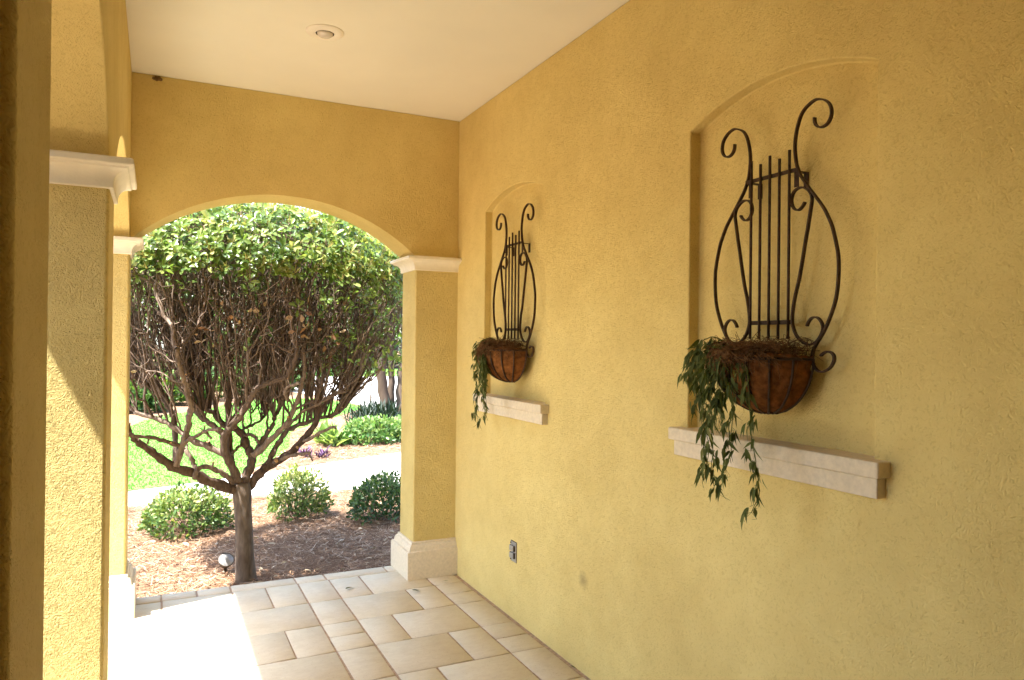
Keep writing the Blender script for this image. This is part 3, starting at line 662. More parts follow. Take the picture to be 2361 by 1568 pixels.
# pine straw needles on the beds near the porch and across the path
def needles(n, x0, x1, y0, y1, w0, lo, hi):
    P = np.column_stack([rng.uniform(x0, x1, n), rng.uniform(y0, y1, n), rng.uniform(ZG+.002, ZG+.03, n)])
    a = rng.uniform(0, 2*np.pi, n); d = np.column_stack([np.cos(a), np.sin(a), rng.normal(size=n)*.09]); L = rng.uniform(lo, hi, n)
    s = np.column_stack([-np.sin(a), np.cos(a), np.zeros(n)]); b = s*(rng.normal(size=n)*.15*L)[:, None]
    w_ = w0*rng.uniform(.6, 1.3, n)[:, None]
    A = P-d*L[:, None]*.5; B = P+b+np.array([0, 0, .004]); C = P+d*L[:, None]*.5
    V = np.stack([A-s*w_*.4, A+s*w_*.4, B-s*w_*.5, B+s*w_*.5, C], 1); V[:, :, 2] = np.maximum(V[:, :, 2], ZG+.0015); o = (np.arange(n)*5)[:, None]
    return V.reshape(-1, 3), np.hstack([o, o+1, o+3, o+2]), np.hstack([o+2, o+3, o+4]), np.repeat(rng.random(n), 5)
Vs = []; Q = []; Tt = []; tn = []; off = 0
for args in ((24000, -1.6, 3.6, 5.2, 8.55, .0055, .07, .19), (9000, 1.2, 6.0, 10.3, 15.0, .010, .1, .22)):
    V, q4, t3, ti = needles(*args); Vs.append(V); Q.append(q4+off); Tt.append(t3+off); tn.append(ti); off += len(V)
V = np.vstack(Vs); tn = np.concatenate(tn)
M['needle'] = leaf_mat('pine needle', [(0, (.07, .032, .018)), (.35, (.22, .11, .055)), (.7, (.40, .25, .145)), (1, (.60, .46, .33))], .8, .1, .15)
cen = V[np.vstack(Q)[:, 0]]; keep4 = ~((cen[:, 1] > 9) & in_poly(cen[:, :2], lawn_pts)) & ~in_poly(cen[:, :2], near+farp[::-1])
tag(put('pine_straw', np_mesh('pine_straw', V, [np.vstack(Q)[keep4], np.vstack(Tt)[keep4]], tn), M['needle']), 'brown pine straw mulch covering the garden beds', 'mulch', kind='stuff')
# pale dry leaves among the straw
n = 170; pos = np.column_stack([rng.uniform(-.9, 2.6, n), rng.uniform(5.25, 8.3, n), np.full(n, ZG+.035)])
a = rng.uniform(0, 6.28, n)
me = leaves_mesh('leaf_litter', pos, np.column_stack([np.cos(a), np.sin(a), rng.normal(size=n)*.15]), np.column_stack([rng.normal(size=(n, 2))*.5, np.ones(n)]), rng.uniform(.03, .07, n), rng.uniform(.3, 1, n), leaf_template('obovate'))
tag(put('leaf_litter', me, M['dry_leaf']), 'pale dry leaves scattered on the pine straw', 'leaf litter', kind='stuff')

# ------------------------------------------------------------------ the clipped tree outside the arch
BR = [
([(0.537,5.62,0.538),(0.387,5.56,0.61),(0.243,5.497,0.698),(0.132,5.448,0.754),(0.041,5.403,0.825),(-0.027,5.365,0.892),(-0.103,5.323,0.958),(-0.133,5.302,1.001),(-0.158,5.27,1.078)],0.05,0.017),
([(0.517,5.6,0.594),(0.455,5.559,0.661),(0.383,5.517,0.715),(0.302,5.475,0.739),(0.262,5.45,0.722),(0.245,5.42,0.672)],0.026,0.017),
([(0.131,5.42,0.765),(0.166,5.395,0.895),(0.196,5.374,1.007),(0.211,5.356,1.101),(0.22,5.346,1.154),(0.203,5.331,1.237),(0.186,5.318,1.307),(0.158,5.303,1.383),(0.136,5.286,1.47),(0.129,5.27,1.555)],0.03,0.014),
([(0.171,5.39,0.918),(0.206,5.341,0.952),(0.256,5.277,0.986),(0.306,5.213,1.02),(0.384,5.12,1.044)],0.018,0.012),
([(0.161,5.4,0.906),(0.07,5.351,0.946),(-0.002,5.31,0.977),(-0.102,5.254,1.0),(-0.16,5.22,1.023)],0.02,0.012),
([(0.548,5.62,0.594),(0.503,5.59,0.714),(0.46,5.568,0.795),(0.444,5.536,0.929),(0.482,5.513,1.009),(0.547,5.485,1.089),(0.595,5.457,1.188),(0.638,5.433,1.269),(0.699,5.413,1.312),(0.824,5.377,1.355),(0.878,5.349,1.448),(0.902,5.32,1.559)],0.042,0.016),
([(0.452,5.62,0.806),(0.332,5.65,0.865),(0.242,5.673,0.909),(0.163,5.695,0.972),(0.051,5.725,1.041),(-0.059,5.752,1.085),(-0.13,5.77,1.11)],0.034,0.016),
([(0.457,5.62,0.906),(0.424,5.649,0.96),(0.351,5.696,1.026),(0.288,5.731,1.069),(0.243,5.775,1.154),(0.198,5.817,1.234),(0.152,5.866,1.333),(0.117,5.92,1.452)],0.03,0.013),
([(0.504,5.67,0.733),(0.486,5.685,0.858),(0.483,5.704,1.008),(0.486,5.724,1.171),(0.498,5.739,1.297),(0.504,5.755,1.424),(0.485,5.77,1.551)],0.036,0.02),
([(0.59,5.62,0.578),(0.623,5.658,0.677),(0.649,5.687,0.754),(0.615,5.715,0.829),(0.587,5.747,0.916),(0.529,5.776,0.973),(0.458,5.803,0.998),(0.388,5.84,1.081),(0.33,5.865,1.119),(0.295,5.904,1.226),(0.272,5.935,1.315),(0.248,5.97,1.418)],0.046,0.014),
([(0.648,5.62,0.776),(0.711,5.604,0.838),(0.798,5.582,0.932),(0.857,5.567,0.995),(0.908,5.548,1.097),(0.942,5.531,1.193),(0.968,5.512,1.302),(0.982,5.491,1.43),(0.958,5.47,1.558)],0.032,0.014),
([(0.668,5.64,0.798),(0.714,5.675,0.874),(0.767,5.71,0.944),(0.809,5.753,1.049),(0.776,5.797,1.158),(0.754,5.827,1.235),(0.751,5.87,1.352),(0.724,5.92,1.484)],0.027,0.013),
([(0.798,5.72,1.04),(0.849,5.778,1.111),(0.843,5.829,1.187),(0.871,5.892,1.283),(0.914,5.97,1.401)],0.02,0.012),
([(0.61,5.64,0.542),(0.701,5.65,0.648),(0.75,5.654,0.689),(0.837,5.661,0.734),(0.931,5.668,0.792),(1.002,5.675,0.866),(1.06,5.68,0.935),(1.119,5.687,1.025),(1.132,5.695,1.157),(1.132,5.704,1.289),(1.119,5.712,1.422),(1.099,5.72,1.556)],0.044,0.016),
([(0.738,5.66,0.688),(0.791,5.696,0.777),(0.852,5.735,0.872),(0.9,5.76,0.933),(0.995,5.793,0.972),(1.128,5.835,1.003),(1.272,5.879,1.028),(1.348,5.904,1.065),(1.424,5.937,1.145),(1.495,5.97,1.234)],0.03,0.012),
([(0.835,5.65,0.739),(0.925,5.591,0.771),(0.982,5.555,0.786),(1.038,5.52,0.794)],0.018,0.013),
([(0.995,5.67,0.854),(1.057,5.629,0.889),(1.142,5.572,0.944),(1.221,5.52,0.985)],0.02,0.011),
([(0.873,5.67,0.957),(0.932,5.646,1.016),(1.002,5.617,1.094),(1.097,5.585,1.146),(1.188,5.555,1.199),(1.303,5.52,1.244)],0.018,0.008),
([(0.495,5.64,0.782),(0.534,5.68,0.825),(0.573,5.716,0.863),(0.596,5.781,0.957),(0.589,5.837,1.042),(0.579,5.87,1.092)],0.016,0.008),
([(0.601,5.77,0.964),(0.641,5.804,0.978),(0.724,5.873,1.007),(0.774,5.92,1.041)],0.014,0.009),
([(0.625,5.82,0.964),(0.651,5.834,0.988),(0.653,5.859,1.051),(0.693,5.884,1.1),(0.747,5.92,1.176)],0.011,0.006),
([(0.683,5.62,0.869),(0.668,5.654,0.91),(0.629,5.688,0.927),(0.59,5.72,0.919)],0.018,0.014),
([(0.254,5.52,0.717),(0.237,5.52,0.784),(0.203,5.52,0.846),(0.187,5.52,0.871)],0.022,0.018),
([(0.138,5.72,0.742),(0.131,5.789,1.013),(0.108,5.81,1.092),(0.051,5.838,1.185),(-0.035,5.871,1.279),(-0.119,5.898,1.334),(-0.187,5.92,1.384)],0.028,0.014),
([(0.32,5.27,0.984),(0.302,5.235,1.012),(0.33,5.17,0.978)],0.009,0.009),
([(0.872,5.52,1.177),(0.832,5.425,1.259),(0.867,5.345,1.307),(0.914,5.27,1.316)],0.014,0.012),
]
tr = thing('clipped_tree', (.605, 5.62, ZG), 'clipped topiary tree with bare branches and a leafy top outside the arch', 'tree')
t = Tubes()
TP = catmull([(.615, 5.62, -.16), (.606, 5.62, -.10), (.598, 5.62, .05), (.590, 5.62, .25), (.580, 5.62, .42), (.574, 5.62, .52), (.572, 5.622, .585)], 5)
zz = TP[:, 2]; rad = np.interp(zz, [-.16, -.1, 0, .2, .42, .5, .58], [.088, .075, .066, .0605, .060, .066, .058])
t.add(TP, rad, 20)
put('trunk', t.mesh('trunk'), M['bark'], tr)
nodes = []; parent = []; fixed = []; radn = []
bt = Tubes(); cuts = Tubes()
for (pts, r0, r1) in BR:
    C = catmull(pts, 4); C = C+rng.normal(size=C.shape)*.0035; R = np.linspace(r0*.78, r1*.88, len(C))*(1+.13*np.sin(np.arange(len(C))*1.9+rng.random()*6))
    bt.add(C, R, 10, rng.random())
    for i, c in enumerate(C):
        if c[2] > .93 or i > len(C)*.6:
            nodes.append(c); parent.append(-1); radn.append(R[i])
    # short cut stubs along the limb
    for k in range(2):
        i = rng.integers(3, len(C)-1); dd = unit(rng.normal(size=3)+np.array([0, 0, .6])); L = rng.uniform(.025, .07)
        bt.add([C[i], C[i]+dd*L*.6, C[i]+dd*L], R[i]*np.array([.6, .5, .48]), 8, rng.random()); cuts.add([C[i]+dd*L*.99, C[i]+dd*(L+.0015)], R[i]*.47, 10)
CX, CYT, RX, RYF, RYB = .64, 6.12, 1.30, .80, .95
def ell(x, y): ry = np.where(y < CYT, RYF, RYB); return np.sqrt(((x-CX)/RX)**2+((y-CYT)/ry)**2)
def ztop(r): return 2.05+.65*np.sqrt(np.clip(1-r**2.4, 0, 1))
A = np.column_stack([rng.uniform(CX-RX, CX+RX, 9000), rng.uniform(CYT-RYF, CYT+RYB, 9000), rng.uniform(1.0, 2.6, 9000)])
r_ = ell(A[:, 0], A[:, 1]); A = A[(r_ < 1) & (A[:, 2] < ztop(r_)) & (A[:, 2] > 1.15+.18*r_+.3*np.clip(A[:, 0]-.9, 0, 1))][:4300]
nodes = [np.array(q, float) for q in nodes]
STEP = .05
alive = np.ones(len(A), bool)
for it in range(46):
    kd = kdtree.KDTree(len(nodes))
    for i, q in enumerate(nodes): kd.insert(q, i)
    kd.balance(); pull = {}
    for ai in np.nonzero(alive)[0]:
        co, i, dist = kd.find(A[ai])
        if dist < .065: alive[ai] = False; continue
        if dist < .75: pull.setdefault(i, []).append(A[ai])
    if not pull: break
    for i, L in pull.items():
        d = unit((np.array(L)-nodes[i])); d = d.mean(0)+rng.normal(size=3)*.22+np.array([0, 0, .12]); d = d/(np.linalg.norm(d)+1e-9)
        nodes.append(nodes[i]+d*STEP); parent.append(i); radn.append(0)
    if len(nodes) > 14000: break
nn = len(nodes); tips = np.zeros(nn); kids = [[] for _ in range(nn)]
for i in range(nn-1, -1, -1):
    if not kids[i]: tips[i] = max(tips[i], 1)
    if parent[i] >= 0: kids[parent[i]].append(i)
order = np.argsort([-i for i in range(nn)])
tips[:] = 0
for i in range(nn-1, -1, -1):
    if tips[i] == 0: tips[i] = 1
    if parent[i] >= 0: tips[parent[i]] += tips[i]
rg = lambda i: min(.0031*tips[i]**.46, .014)
for i in range(nn):
    if parent[i] < 0:
        starts = kids[i]
    else:
        ks = sorted(kids[i], key=lambda k: -tips[k]); starts = ks[1:]
    for s0 in starts:
        chain = [i, s0]
        while kids[chain[-1]]: chain.append(max(kids[chain[-1]], key=lambda k: tips[k]))
        P = np.array([nodes[k] for k in chain]); R = np.array([rg(k) for k in chain]); R[0] = R[1]
        bt.add(P, R, 5 if R[0] > .004 else 4, rng.random(), cap=False)
# long wavy shoots that fill the bare zone up to the leaves
LIMB = np.array([q for q, p_ in zip(nodes, parent) if p_ < 0]); limb_r = np.array([r for r, p_ in zip(radn, parent) if p_ < 0])
for _ in range(540):
    x, yv = rng.uniform(CX-RX, CX+RX), rng.uniform(CYT-RYF, CYT+RYB); r = float(ell(x, yv))
    if r > 1: continue
    e = np.array([x, yv, float(ztop(r))-rng.uniform(.08, .3)]); e0 = np.array([CX+(x-CX)*.68, CYT-.3+(yv-CYT+.3)*.68, 1.12])
    dd = np.linalg.norm((LIMB-e0)*np.array([1, 1, .8]), axis=1)+rng.random(len(LIMB))*.18; i = int(np.argmin(dd)); b = LIMB[i]
    m1 = b+(e-b)*.33+np.array([(x-b[0])*.10, (yv-b[1])*.10, 0])+rng.normal(size=3)*.07; m2 = b+(e-b)*.68+np.array([(x-b[0])*.06, (yv-b[1])*.06, 0])+rng.normal(size=3)*.075
    P = catmull([b, m1, m2, e], 6)+0; P[1:-1] += rng.normal(size=(len(P)-2, 3))*.007; r0 = min(limb_r[i]*.6, rng.uniform(.0045, .010))
    bt.add(P, np.linspace(r0, .0026, len(P)), 6, rng.random(), cap=False)
    for s in range(4):
        k = rng.integers(4, len(P)-1); d = unit((P[k+1]-P[k])/STEP+rng.normal(size=3)*.75); L = rng.uniform(.12, .35)
        bt.add([P[k], P[k]+d*L*.5+rng.normal(size=3)*.015, P[k]+d*L+np.array([0, 0, .07])], [.0038, .003, .0018], 4, rng.random(), cap=False)
# extra fine dead twigs in the bare zone
NA = np.array(nodes); gen = np.array([p >= 0 for p in parent])
idx = np.nonzero(NA[:, 2] > 1.2)[0]
for i in rng.choice(idx, 4200):
    c = NA[i]; d = unit(rng.normal(size=3)+np.array([0, 0, .8])); L = rng.uniform(.06, .22)
    bt.add([c, c+d*L*.5+rng.normal(size=3)*.008, c+d*L+np.array([0, 0, .02])], [.0024, .0018, .0012], 3, rng.random(), cap=False)
put('branches', bt.mesh('branches'), M['twig'], tr)
tag(put('saw_cuts', cuts.mesh('saw_cuts'), M['cut_wood'], tr), kind='stuff')
# leafy top: rosettes through an outer shell of the dome
pos = []; d = []; up = []; sz = []; ti = []
cnt = 0; spikes = Tubes()
while cnt < 1750:
    x, yv = rng.uniform(CX-RX, CX+RX), rng.uniform(CYT-RYF, CYT+RYB); r = float(ell(x, yv))
    if r > 1: continue
    if yv > 6.25 and rng.random() < .55: continue
    side = rng.random() < .35
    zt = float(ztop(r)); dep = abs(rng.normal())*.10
    z = zt-dep
    nrm = np.array([(x-CX)/RX**2*.9, (yv-CYT)/RYF**2*.9, .9]); nrm = nrm/np.linalg.norm(nrm)
    if side:
        a = rng.uniform(0, 2*np.pi); rr = rng.uniform(.9, 1.0); x = CX+RX*rr*math.cos(a); yv = CYT+(RYF if math.sin(a) < 0 else RYB)*rr*math.sin(a); z = rng.uniform(2.12, 2.33)-abs(rng.normal())*.05
        nrm = unit(np.array([math.cos(a), math.sin(a), .45]))
    c = np.array([x, yv, z]); cnt += 1; k = rng.integers(5, 9); a0 = rng.random()*6; t1 = unit(np.cross(nrm, rand_dir(1)[0])); t2 = np.cross(nrm, t1)
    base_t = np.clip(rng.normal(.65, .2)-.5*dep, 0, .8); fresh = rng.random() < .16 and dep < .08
    for q in range(k):
        an = a0+q*2.4; out = t1*math.cos(an)+t2*math.sin(an); lift = rng.uniform(.1, .9)
        dd = out+nrm*lift*(1.8 if fresh else .8)+np.array([0, 0, .12])
        pos.append(c+out*.006+nrm*rng.uniform(-.02, .02)); d.append(dd+rng.normal(size=3)*.15); up.append(nrm+rng.normal(size=3)*.35)
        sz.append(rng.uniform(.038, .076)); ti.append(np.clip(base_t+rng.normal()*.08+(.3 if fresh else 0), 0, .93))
    if rng.random() < .35 and dep < .1:
        for q in range(4): dd = unit(nrm+rng.normal(size=3)*.35); spikes.add([c, c+dd*.035, c+dd*rng.uniform(.05, .085)], [.0015, .0014, .001], 3, 1.0, cap=False)
# sparse leaves lower on the right side and through the bare zone
for _ in range(600):
    right = rng.random() < .62
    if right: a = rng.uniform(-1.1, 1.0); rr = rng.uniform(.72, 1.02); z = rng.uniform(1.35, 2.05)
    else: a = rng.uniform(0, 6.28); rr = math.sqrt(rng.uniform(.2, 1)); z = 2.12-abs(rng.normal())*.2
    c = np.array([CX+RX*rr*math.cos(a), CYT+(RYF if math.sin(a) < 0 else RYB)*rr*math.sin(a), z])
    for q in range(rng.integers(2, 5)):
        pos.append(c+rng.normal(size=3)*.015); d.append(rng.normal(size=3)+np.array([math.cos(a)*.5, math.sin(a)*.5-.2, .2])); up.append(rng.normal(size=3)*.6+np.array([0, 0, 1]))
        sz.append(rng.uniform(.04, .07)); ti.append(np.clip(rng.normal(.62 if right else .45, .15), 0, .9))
pos = np.array(pos)
ok = pos[:, 1] > 5.27
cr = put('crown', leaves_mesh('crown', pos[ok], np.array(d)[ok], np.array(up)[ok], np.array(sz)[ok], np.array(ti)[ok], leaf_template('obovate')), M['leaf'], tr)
sp = put('flower_stalks', spikes.mesh('flower_stalks'), M['leaf'], tr)
n = 46; cl = np.array([(.30, 5.28, 1.66), (.95, 5.28, 1.72), (-.12, 5.4, 1.35), (1.15, 5.4, 1.66), (.55, 5.35, 1.8)])[rng.integers(0, 5, n)]+rng.normal(size=(n, 3))*np.array([.06, .03, .06])
put('dead_leaves', leaves_mesh('dead_leaves', cl, rng.normal(size=(n, 3))+np.array([0, 0, -.5]), rng.normal(size=(n, 3)), rng.uniform(.035, .065, n), rng.random(n), leaf_template('oval')), M['dead_leaf'], tr)

# ---- garden spotlight at the foot of the tree
sl = thing('spotlight', (.49, 5.85, ZG), 'small round garden spotlight tilted up at the foot of the clipped tree', 'spotlight')
ax = unit(np.array([.10, -.62, .62])); c0 = np.array([.49, 5.85, -.02])
e1 = unit(np.cross(ax, (0, 0, 1.0))); e2 = np.cross(e1, ax)
def lathe_ax(name, prof, mat, parent, n=28):
    V = []; F = []
    for (r, h) in prof: V += [c0+ax*h+r*(math.cos(a)*e1+math.sin(a)*e2) for a in np.arange(n)*2*math.pi/n]
    for i in range(len(prof)-1):
        for e in range(n): F.append([i*n+e, i*n+(e+1) % n, i*n+n+(e+1) % n, i*n+n+e])
    me = np_mesh(name, V, [np.array(F)], smooth=True); me.set_sharp_from_angle(angle=math.radians(35)); return put(name, me, mat, parent)
lathe_ax('housing', [(.002, -.075), (.025, -.072), (.04, -.05), (.055, -.01), (.058, .008), (.055, .010), (.051, .007)], M['metal_dark'], sl)
lathe_ax('lens', [(.0525, .0065), (.035, .011), (.02, .0135), (.001, .0145)], M['metal'], sl)
tt = Tubes(); tt.add([c0-ax*.05, (.49, 5.89, -.06), (.49, 5.89, -.17)], .012, 8); put('stake', tt.mesh('stake'), M['metal_dark'], sl)

# ------------------------------------------------------------------ shrubs and bed plants
def shrub(name, c, rx, ry, h, nleaf, size, mat, label, cat='shrub', group=None, seed=0, kind='oval', tb=.5, stems=26, low=.05, part='foliage'):
    g = np.random.default_rng(seed); r = thing(name, (c[0], c[1], ZG), label, cat, group)
    t = Tubes(); tipsP = []
    for k in range(stems):
        a = g.uniform(0, 6.28); q = math.sqrt(g.uniform(.05, .95)); e = np.array([c[0]+rx*q*math.cos(a), c[1]+ry*q*math.sin(a), ZG+h*(low+(1-low)*math.sqrt(max(0, 1-q*q))*g.uniform(.75, 1))])
        b = np.array([c[0]+rx*.12*g.normal(), c[1]+ry*.12*g.normal(), ZG-.02]); m_ = (b+e)/2+np.array([0, 0, -.12*h*q])+g.normal(size=3)*.02*h
        P = catmull([b, m_, e], 4); t.add(P, np.linspace(.012, .004, len(P))*max(h, .35), 5, g.random(), cap=False); tipsP.append(P)
        for s in range(3):
            i = g.integers(3, len(P)); dd = unit(g.normal(size=3)+np.array([0, 0, .5])); t.add([P[i], P[i]+dd*h*.16, P[i]+dd*h*.3], [.003*h+.001, .0025*h+.0008, .001], 3, g.random(), cap=False)
    put('stems', t.mesh('stems'), M['twig'], r)
    th = g.uniform(0, 6.28, nleaf); cz = g.uniform(-.25, 1, nleaf)**1.0; rr = 1-np.abs(g.normal(size=nleaf))*.17; lump = 1+.10*np.sin(th*3+seed)+.07*np.sin(th*7+cz*6+seed*2)
    s = np.sqrt(np.clip(1-cz*cz, 0, 1)); n_ = np.column_stack([s*np.cos(th), s*np.sin(th), np.maximum(cz, -.25)])
    pos = np.column_stack([c[0]+rx*rr*lump*n_[:, 0], c[1]+ry*rr*lump*n_[:, 1], ZG+h*(.28+.72*rr*lump*n_[:, 2])])
    pos[:, 2] = np.maximum(pos[:, 2], ZG+.012)
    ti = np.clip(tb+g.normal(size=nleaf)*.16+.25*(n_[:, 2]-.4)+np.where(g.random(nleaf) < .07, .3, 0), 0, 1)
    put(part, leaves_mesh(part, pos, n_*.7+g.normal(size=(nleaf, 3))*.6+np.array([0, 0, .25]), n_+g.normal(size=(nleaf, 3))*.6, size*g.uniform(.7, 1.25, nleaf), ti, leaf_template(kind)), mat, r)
    return r
G3 = 'clipped shrubs in the pine straw bed'
shrub('clipped_shrub', (.27, 7.25), .37, .32, .40, 2300, .05, M['shrub_leaf'], 'low wide clipped green shrub left of the tree trunk', 'shrub', G3, 1, 'obovate', .62)
shrub('clipped_shrub', (1.28, 7.45), .28, .26, .47, 1700, .05, M['shrub_leaf'], 'taller yellowish clipped shrub just right of the tree trunk by the path', 'shrub', G3, 2, 'obovate', .72)
shrub('clipped_shrub', (2.02, 7.0), .33, .28, .44, 1900, .05, M['shrub_leaf'], 'dark green clipped shrub partly hidden by the right pier', 'shrub', G3, 3, 'obovate', .3)
shrub('clipped_shrub', (-.62, 6.75), .36, .30, .40, 1300, .042, M['shrub_leaf'], 'clipped shrub hidden behind the left piers', 'shrub', G3, 4, 'obovate', .45)

def clump(name, c, n, length, mat, label, cat, seed, kind='grass', spread=.6, rad=.12, w_=1.0, group=None, tint=(.2, .9), part='blades'):
    g = np.random.default_rng(seed); r = thing(name, (c[0], c[1], ZG), label, cat, group)
    a = g.uniform(0, 6.28, n); pos = np.column_stack([c[0]+g.normal(size=n)*rad, c[1]+g.normal(size=n)*rad, np.full(n, ZG)])
    el = g.uniform(.25, 1.4, n); d = np.column_stack([np.cos(a)*np.cos(el), np.sin(a)*np.cos(el), np.sin(el)*spread+.3])
    pos[:, 2] += g.uniform(0, .35, n)*length
    put(part, leaves_mesh(part, pos, d, np.column_stack([-np.cos(a)*.6, -np.sin(a)*.6, np.ones(n)]), length*g.uniform(.5, 1.1, n), g.uniform(*tint, n), leaf_template(kind)), mat, r); return r
shrub('bed_plant', (3.35, 12.4), .56, .40, .42, 2200, .075, M['bed_leaf'], 'low bushy bright green plant in the middle of the bed across the path', 'plant', None, 21, 'oval', .62)
clump('spider_plant', (2.65, 12.35), 150, .36, M['bed_leaf'], 'pale strappy leaved plant at the left end of the bed across the path', 'plant', 22, 'lance', .6, .13, 1, None, (.6, 1), 'leaves')
shrub('bed_plant', (4.15, 12.7), .42, .32, .36, 1000, .11, M['bed_leaf'], 'broad leaved green plant at the foot of the pale trunks', 'plant', None, 23, 'oval', .5)
clump('grass_clump', (3.95, 14.4), 460, .5, M['dark_leaf'], 'dark grassy clump behind the bright bed plants', 'plant', 24, 'grass', .7, .22, 1, None, (0, 1))
clump('grass_clump', (4.2, 15.0), 420, .5, M['dark_leaf'], 'dark grassy clump touching the pale trunks', 'plant', 25, 'grass', .7, .22, 1, None, (0, 1))
G4 = 'purple plants in the mulch'
clump('purple_plant', (2.24, 11.05), 34, .17, M['purple_leaf'], 'small spiky purple plant on the mulch nearest the bushy bed plant', 'plant', 26, 'lance', .6, .035, 1, G4, (0, 1), 'leaves')
clump('purple_plant', (2.02, 11.22), 34, .17, M['purple_leaf'], 'small purple plant half behind the lowest right branch of the tree', 'plant', 27, 'lance', .6, .05, 1, G4, (0, 1), 'leaves')
# dry stalks behind the bed
ds = thing('dry_stalk_plant', (4.3, 15.6, ZG), 'tall bare dry stalks standing in front of the driveway', 'plant'); t = Tubes()
for k in range(7):
    b = np.array([4.2+rng.normal()*.16, 15.6+rng.normal()*.15, ZG]); P = catmull([b, b+np.array([rng.normal()*.05, 0, .6]), b+np.array([rng.normal()*.12, 0, rng.uniform(1.05, 1.4)])], 5); t.add(P, np.linspace(.012, .005, len(P)), 5)
    for s in range(9): i = rng.integers(3, len(P)); dd = unit(rng.normal(size=3)+np.array([0, 0, -.2])); t.add([P[i], P[i]+dd*.1, P[i]+dd*.16+np.array([0, 0, -.06])], .004, 3, cap=False)
put('stalks', t.mesh('stalks'), M['twig'], ds)

# ---- trees
def tree(name, c, stems, h0, crown, nleaf, size, label, seed, barkm, leafm, group=None, tb=.45, lumps=14):
    """stems: list of (dx,dy,radius,lean x,lean y); crown: (z centre, rx, ry, rz)"""
    g = np.random.default_rng(seed); r = thing(name, (c[0], c[1], ZG), label, 'tree', group)
    zc, rx, ry, rz = crown
    for (dx, dy, rad, lx, lyy) in stems:
        t = Tubes(); b = np.array([c[0]+dx, c[1]+dy, ZG-.05]); P = catmull([b, b+np.array([lx*.2, lyy*.2, h0*.35]), b+np.array([lx*.6, lyy*.6, h0*.75]), b+np.array([lx, lyy, zc-ZG])], 6)
        P[1:-1] += g.normal(size=(len(P)-2, 3))*rad*.18
        R = np.interp(np.linspace(0, 1, len(P)), [0, .08, .5, 1], [rad*1.35, rad, rad*.8, rad*.35]); t.add(P, R, 12, g.random(), cap=False)
        for k in range(5):
            i = g.integers(int(len(P)*.45), len(P)); dd = unit(np.array([g.normal(), g.normal(), .7])); L = rx*g.uniform(.5, .95)
            t.add(catmull([P[i], P[i]+dd*L*.5+g.normal(size=3)*.08, P[i]+dd*L+np.array([0, 0, .25*L])], 4), np.linspace(R[i]*.55, R[i]*.12, 9), 6, g.random(), cap=False)
        put('trunk', t.mesh('trunk'), barkm, r)
    cl = unit(g.normal(size=(lumps, 3)))*g.uniform(.35, .85, (lumps, 1))*np.array([rx, ry, rz]); cr_ = g.uniform(.28, .5, lumps)
    k = g.integers(0, lumps, nleaf); o = unit(g.normal(size=(nleaf, 3)))*(g.uniform(0, 1, (nleaf, 1))**.45); mean = min(rx, ry, rz)
    off = cl[k]+o*(cr_[k]*mean)[:, None]*np.array([1.15, 1.15, .85])
    pos = np.array([c[0], c[1], zc])+off; pos[:, 2] = np.maximum(pos[:, 2], ZG+.05)
    lump_t = g.normal(size=lumps)*.12
    ti = np.clip(tb+lump_t[k]+g.normal(size=nleaf)*.15, 0, 1)
    put('crown', leaves_mesh('crown', pos, g.normal(size=(nleaf, 3))+np.array([0, 0, -.3]), o+g.normal(size=(nleaf, 3))*.5+np.array([0, 0, .4]), size*g.uniform(.6, 1.3, nleaf), ti, card_template()), leafm, r)
    return r
tree('crape_myrtle', (4.50, 15.0), [(-.14, 0, .115, -.35, .2), (.20, .12, .11, .30, .1), (.06, .3, .08, .05, .3)], 3.2, (4.1, 2.3, 1.8, 1.7), 7500, .13, 'multi stemmed tree with smooth pale trunks beside the right pier', 31, M['pale_bark'], M['far_leaf'], None, .6)
GT = 'trees beyond the garden'
far = [(-10.5, 8.0, 6.0, 2.6, 'green tree on the open side of the porch left of the lawn'), (-13, 14.0, 7.5, 3.2, 'broad tree at the far end of the path'), (-9.5, 21, 7.0, 3.0, 'tree beyond the left end of the lawn'), (12.6, 46.5, 9, 3.6, 'broad green tree behind the verge just left of the right pier'), (8.4, 45.0, 8.5, 3.4, 'green tree across the driveway beside the pale trunks'), (-3.5, 24.5, 6.5, 2.6, 'leafy green tree left beyond the lawn close behind the mulch bed'), (1.2, 31.0, 8.0, 3.6, 'tall green tree behind the left half of the clipped tree'), (-4.5, 36, 9.5, 4.0, 'tall tree at the far left edge of the garden view'),
       (6.2, 40.0, 10.0, 4.2, 'tall broad tree standing behind the middle of the driveway'), (12.0, 50, 11.5, 4.6, 'far tree behind the verge right of the driveway'), (17.5, 53, 12, 5.0, 'farthest right tree beyond the verge'),
       (3.5, 52, 13, 5.0, 'very tall tree far behind the clipped tree'), (9.0, 58, 14, 5.5, 'tallest far tree at the back right of the garden'), (-2.0, 50, 13, 5.0, 'tall far tree at the back left of the garden'), (22, 46, 10, 4.5, 'far tree hidden behind the right pier side')]
for i, (x, yv, hh, rr, lab) in enumerate(far):
    tree('garden_tree', (x, yv), [(0, 0, .16+.012*hh, .3, .1)], hh*.55, (hh*.52, rr, rr, hh*.42), 3400, .30+.008*hh, lab, 60+i, M['dark_bark'], M['far_leaf'], GT, [.5, .45, .5, .6, .5, .45, .6, .35, .55, .3, .5, .6, .45, .4, .5][i], 22)
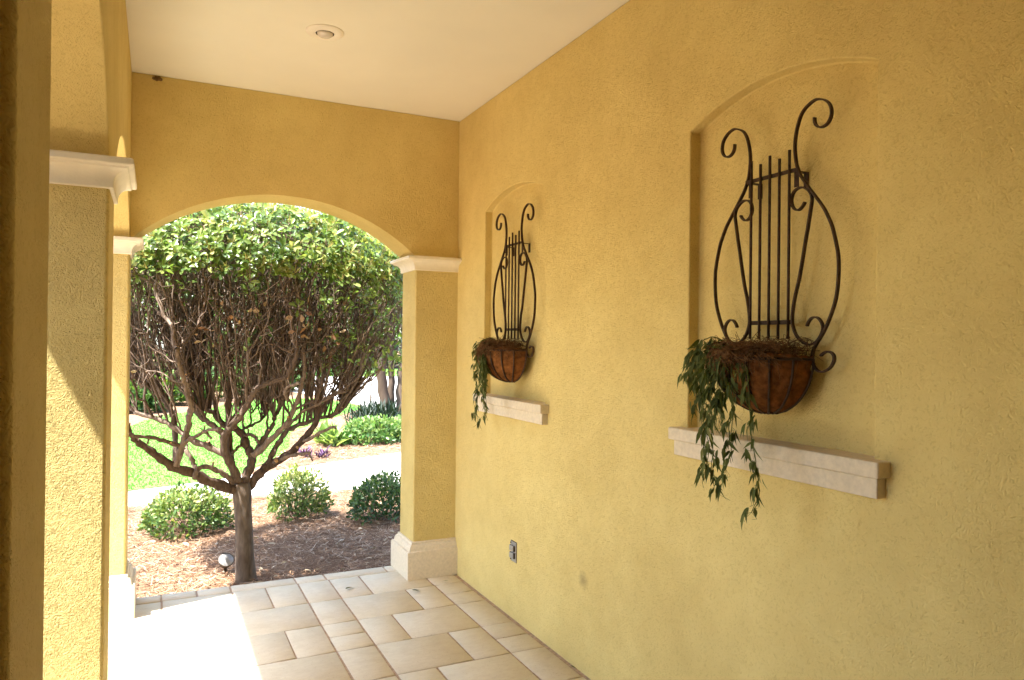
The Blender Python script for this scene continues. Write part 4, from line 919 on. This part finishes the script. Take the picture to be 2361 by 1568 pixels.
# shrubs beyond the lawn and along the drive
GS = 'shrubs beyond the lawn'
for i, (x, yv, rx, h, tb, lab) in enumerate([(-.35, 19.6, .62, .62, .3, 'low dark shrub at the left end beyond the lawn'), (.6, 21.6, .75, .8, .5, 'green shrub behind the lawn left of the palmetto'), (3.0, 24.6, .8, .85, .45, 'rounded green shrub right of the palmetto'),
        (3.9, 26.2, .95, 1.1, .3, 'dark shrub at the bend of the driveway'), (-1.6, 21.5, 1.0, 1.5, .5, 'tall leafy shrub at the far left behind the mulch'), (9.0, 48.0, 1.6, 1.7, .6, 'pale green shrub across the verge'), (11.6, 48.6, 1.9, 2.1, .25, 'dark shrub across the verge near the pale trunks'), (14.5, 48, 1.9, 1.8, .4, 'rightmost shrub across the verge'),
        (6.0, 49.5, 2.0, 2.2, .35, 'large shrub across the verge behind the tree branches'), (2.6, 49, 2.1, 2.0, .5, 'shrub across the verge toward the left'), (-1.4, 27.0, 1.5, 1.9, .55, 'bright shrub behind the mulch at far left'), (1.4, 27.5, 1.4, 1.5, .4, 'shrub before the driveway behind the palmetto')]):
    shrub('garden_shrub', (x, yv), rx, rx*.8, h, 1500, .10+.0035*yv, M['far_leaf'], lab, 'shrub', GS, 80+i, 'oval', tb, 10)
def palmetto(c, label, seed):
    g = np.random.default_rng(seed); r = thing('palmetto', (c[0], c[1], ZG), label, 'palm', 'fan palms beyond the lawn'); pos = []; d = []; up = []; sz = []; t = Tubes()
    for k in range(17):
        a = g.uniform(0, 6.28); e = g.uniform(.35, 1.35); dd = np.array([math.cos(a)*math.cos(e), math.sin(a)*math.cos(e), math.sin(e)]); L = g.uniform(.4, .85); b = np.array([c[0], c[1], ZG+.05]); tip = b+dd*L
        t.add([b, b+dd*L*.5, tip], .009, 4); s = unit(np.cross(dd, (0, 0, 1.0))); u = np.cross(s, dd)
        for q in np.linspace(-1.35, 1.35, 15): pos.append(tip); d.append(dd*math.cos(q)+s*math.sin(q)+np.array([0, 0, -.12])); up.append(u); sz.append(g.uniform(.42, .55))
    put('stems', t.mesh('stems'), M['bed_leaf'], r)
    put('fronds', leaves_mesh('fronds', np.array(pos), np.array(d), np.array(up), np.array(sz), g.uniform(.2, .8, len(pos)), leaf_template('lance')), M['bed_leaf'], r)
palmetto((1.75, 22.9), 'bright fan palm behind the trunk of the clipped tree', 41); palmetto((2.35, 24.0), 'second fan palm just behind and right of the brightest one', 42)

# unseen tall planting added outside the nearer arch to shade that end
tree('added_shade_tree', (-1.85, .30), [(0, 0, .09, .1, .1)], 2.2, (3.2, .72, 1.75, 3.2), 19000, .19, 'unseen leafy tree added outside the nearer arch to shade the porch', 95, M['bark'], M['shrub_leaf'], None, .25, 150)
shrub('added_shade_hedge', (-1.35, .7), .5, 1.55, 1.5, 5200, .12, M['shrub_leaf'], 'unseen dense evergreen hedge added against the nearer arch to cut its light', 'hedge', None, 96, 'oval', .25, 30)  # added out of view to block light through the nearer arch
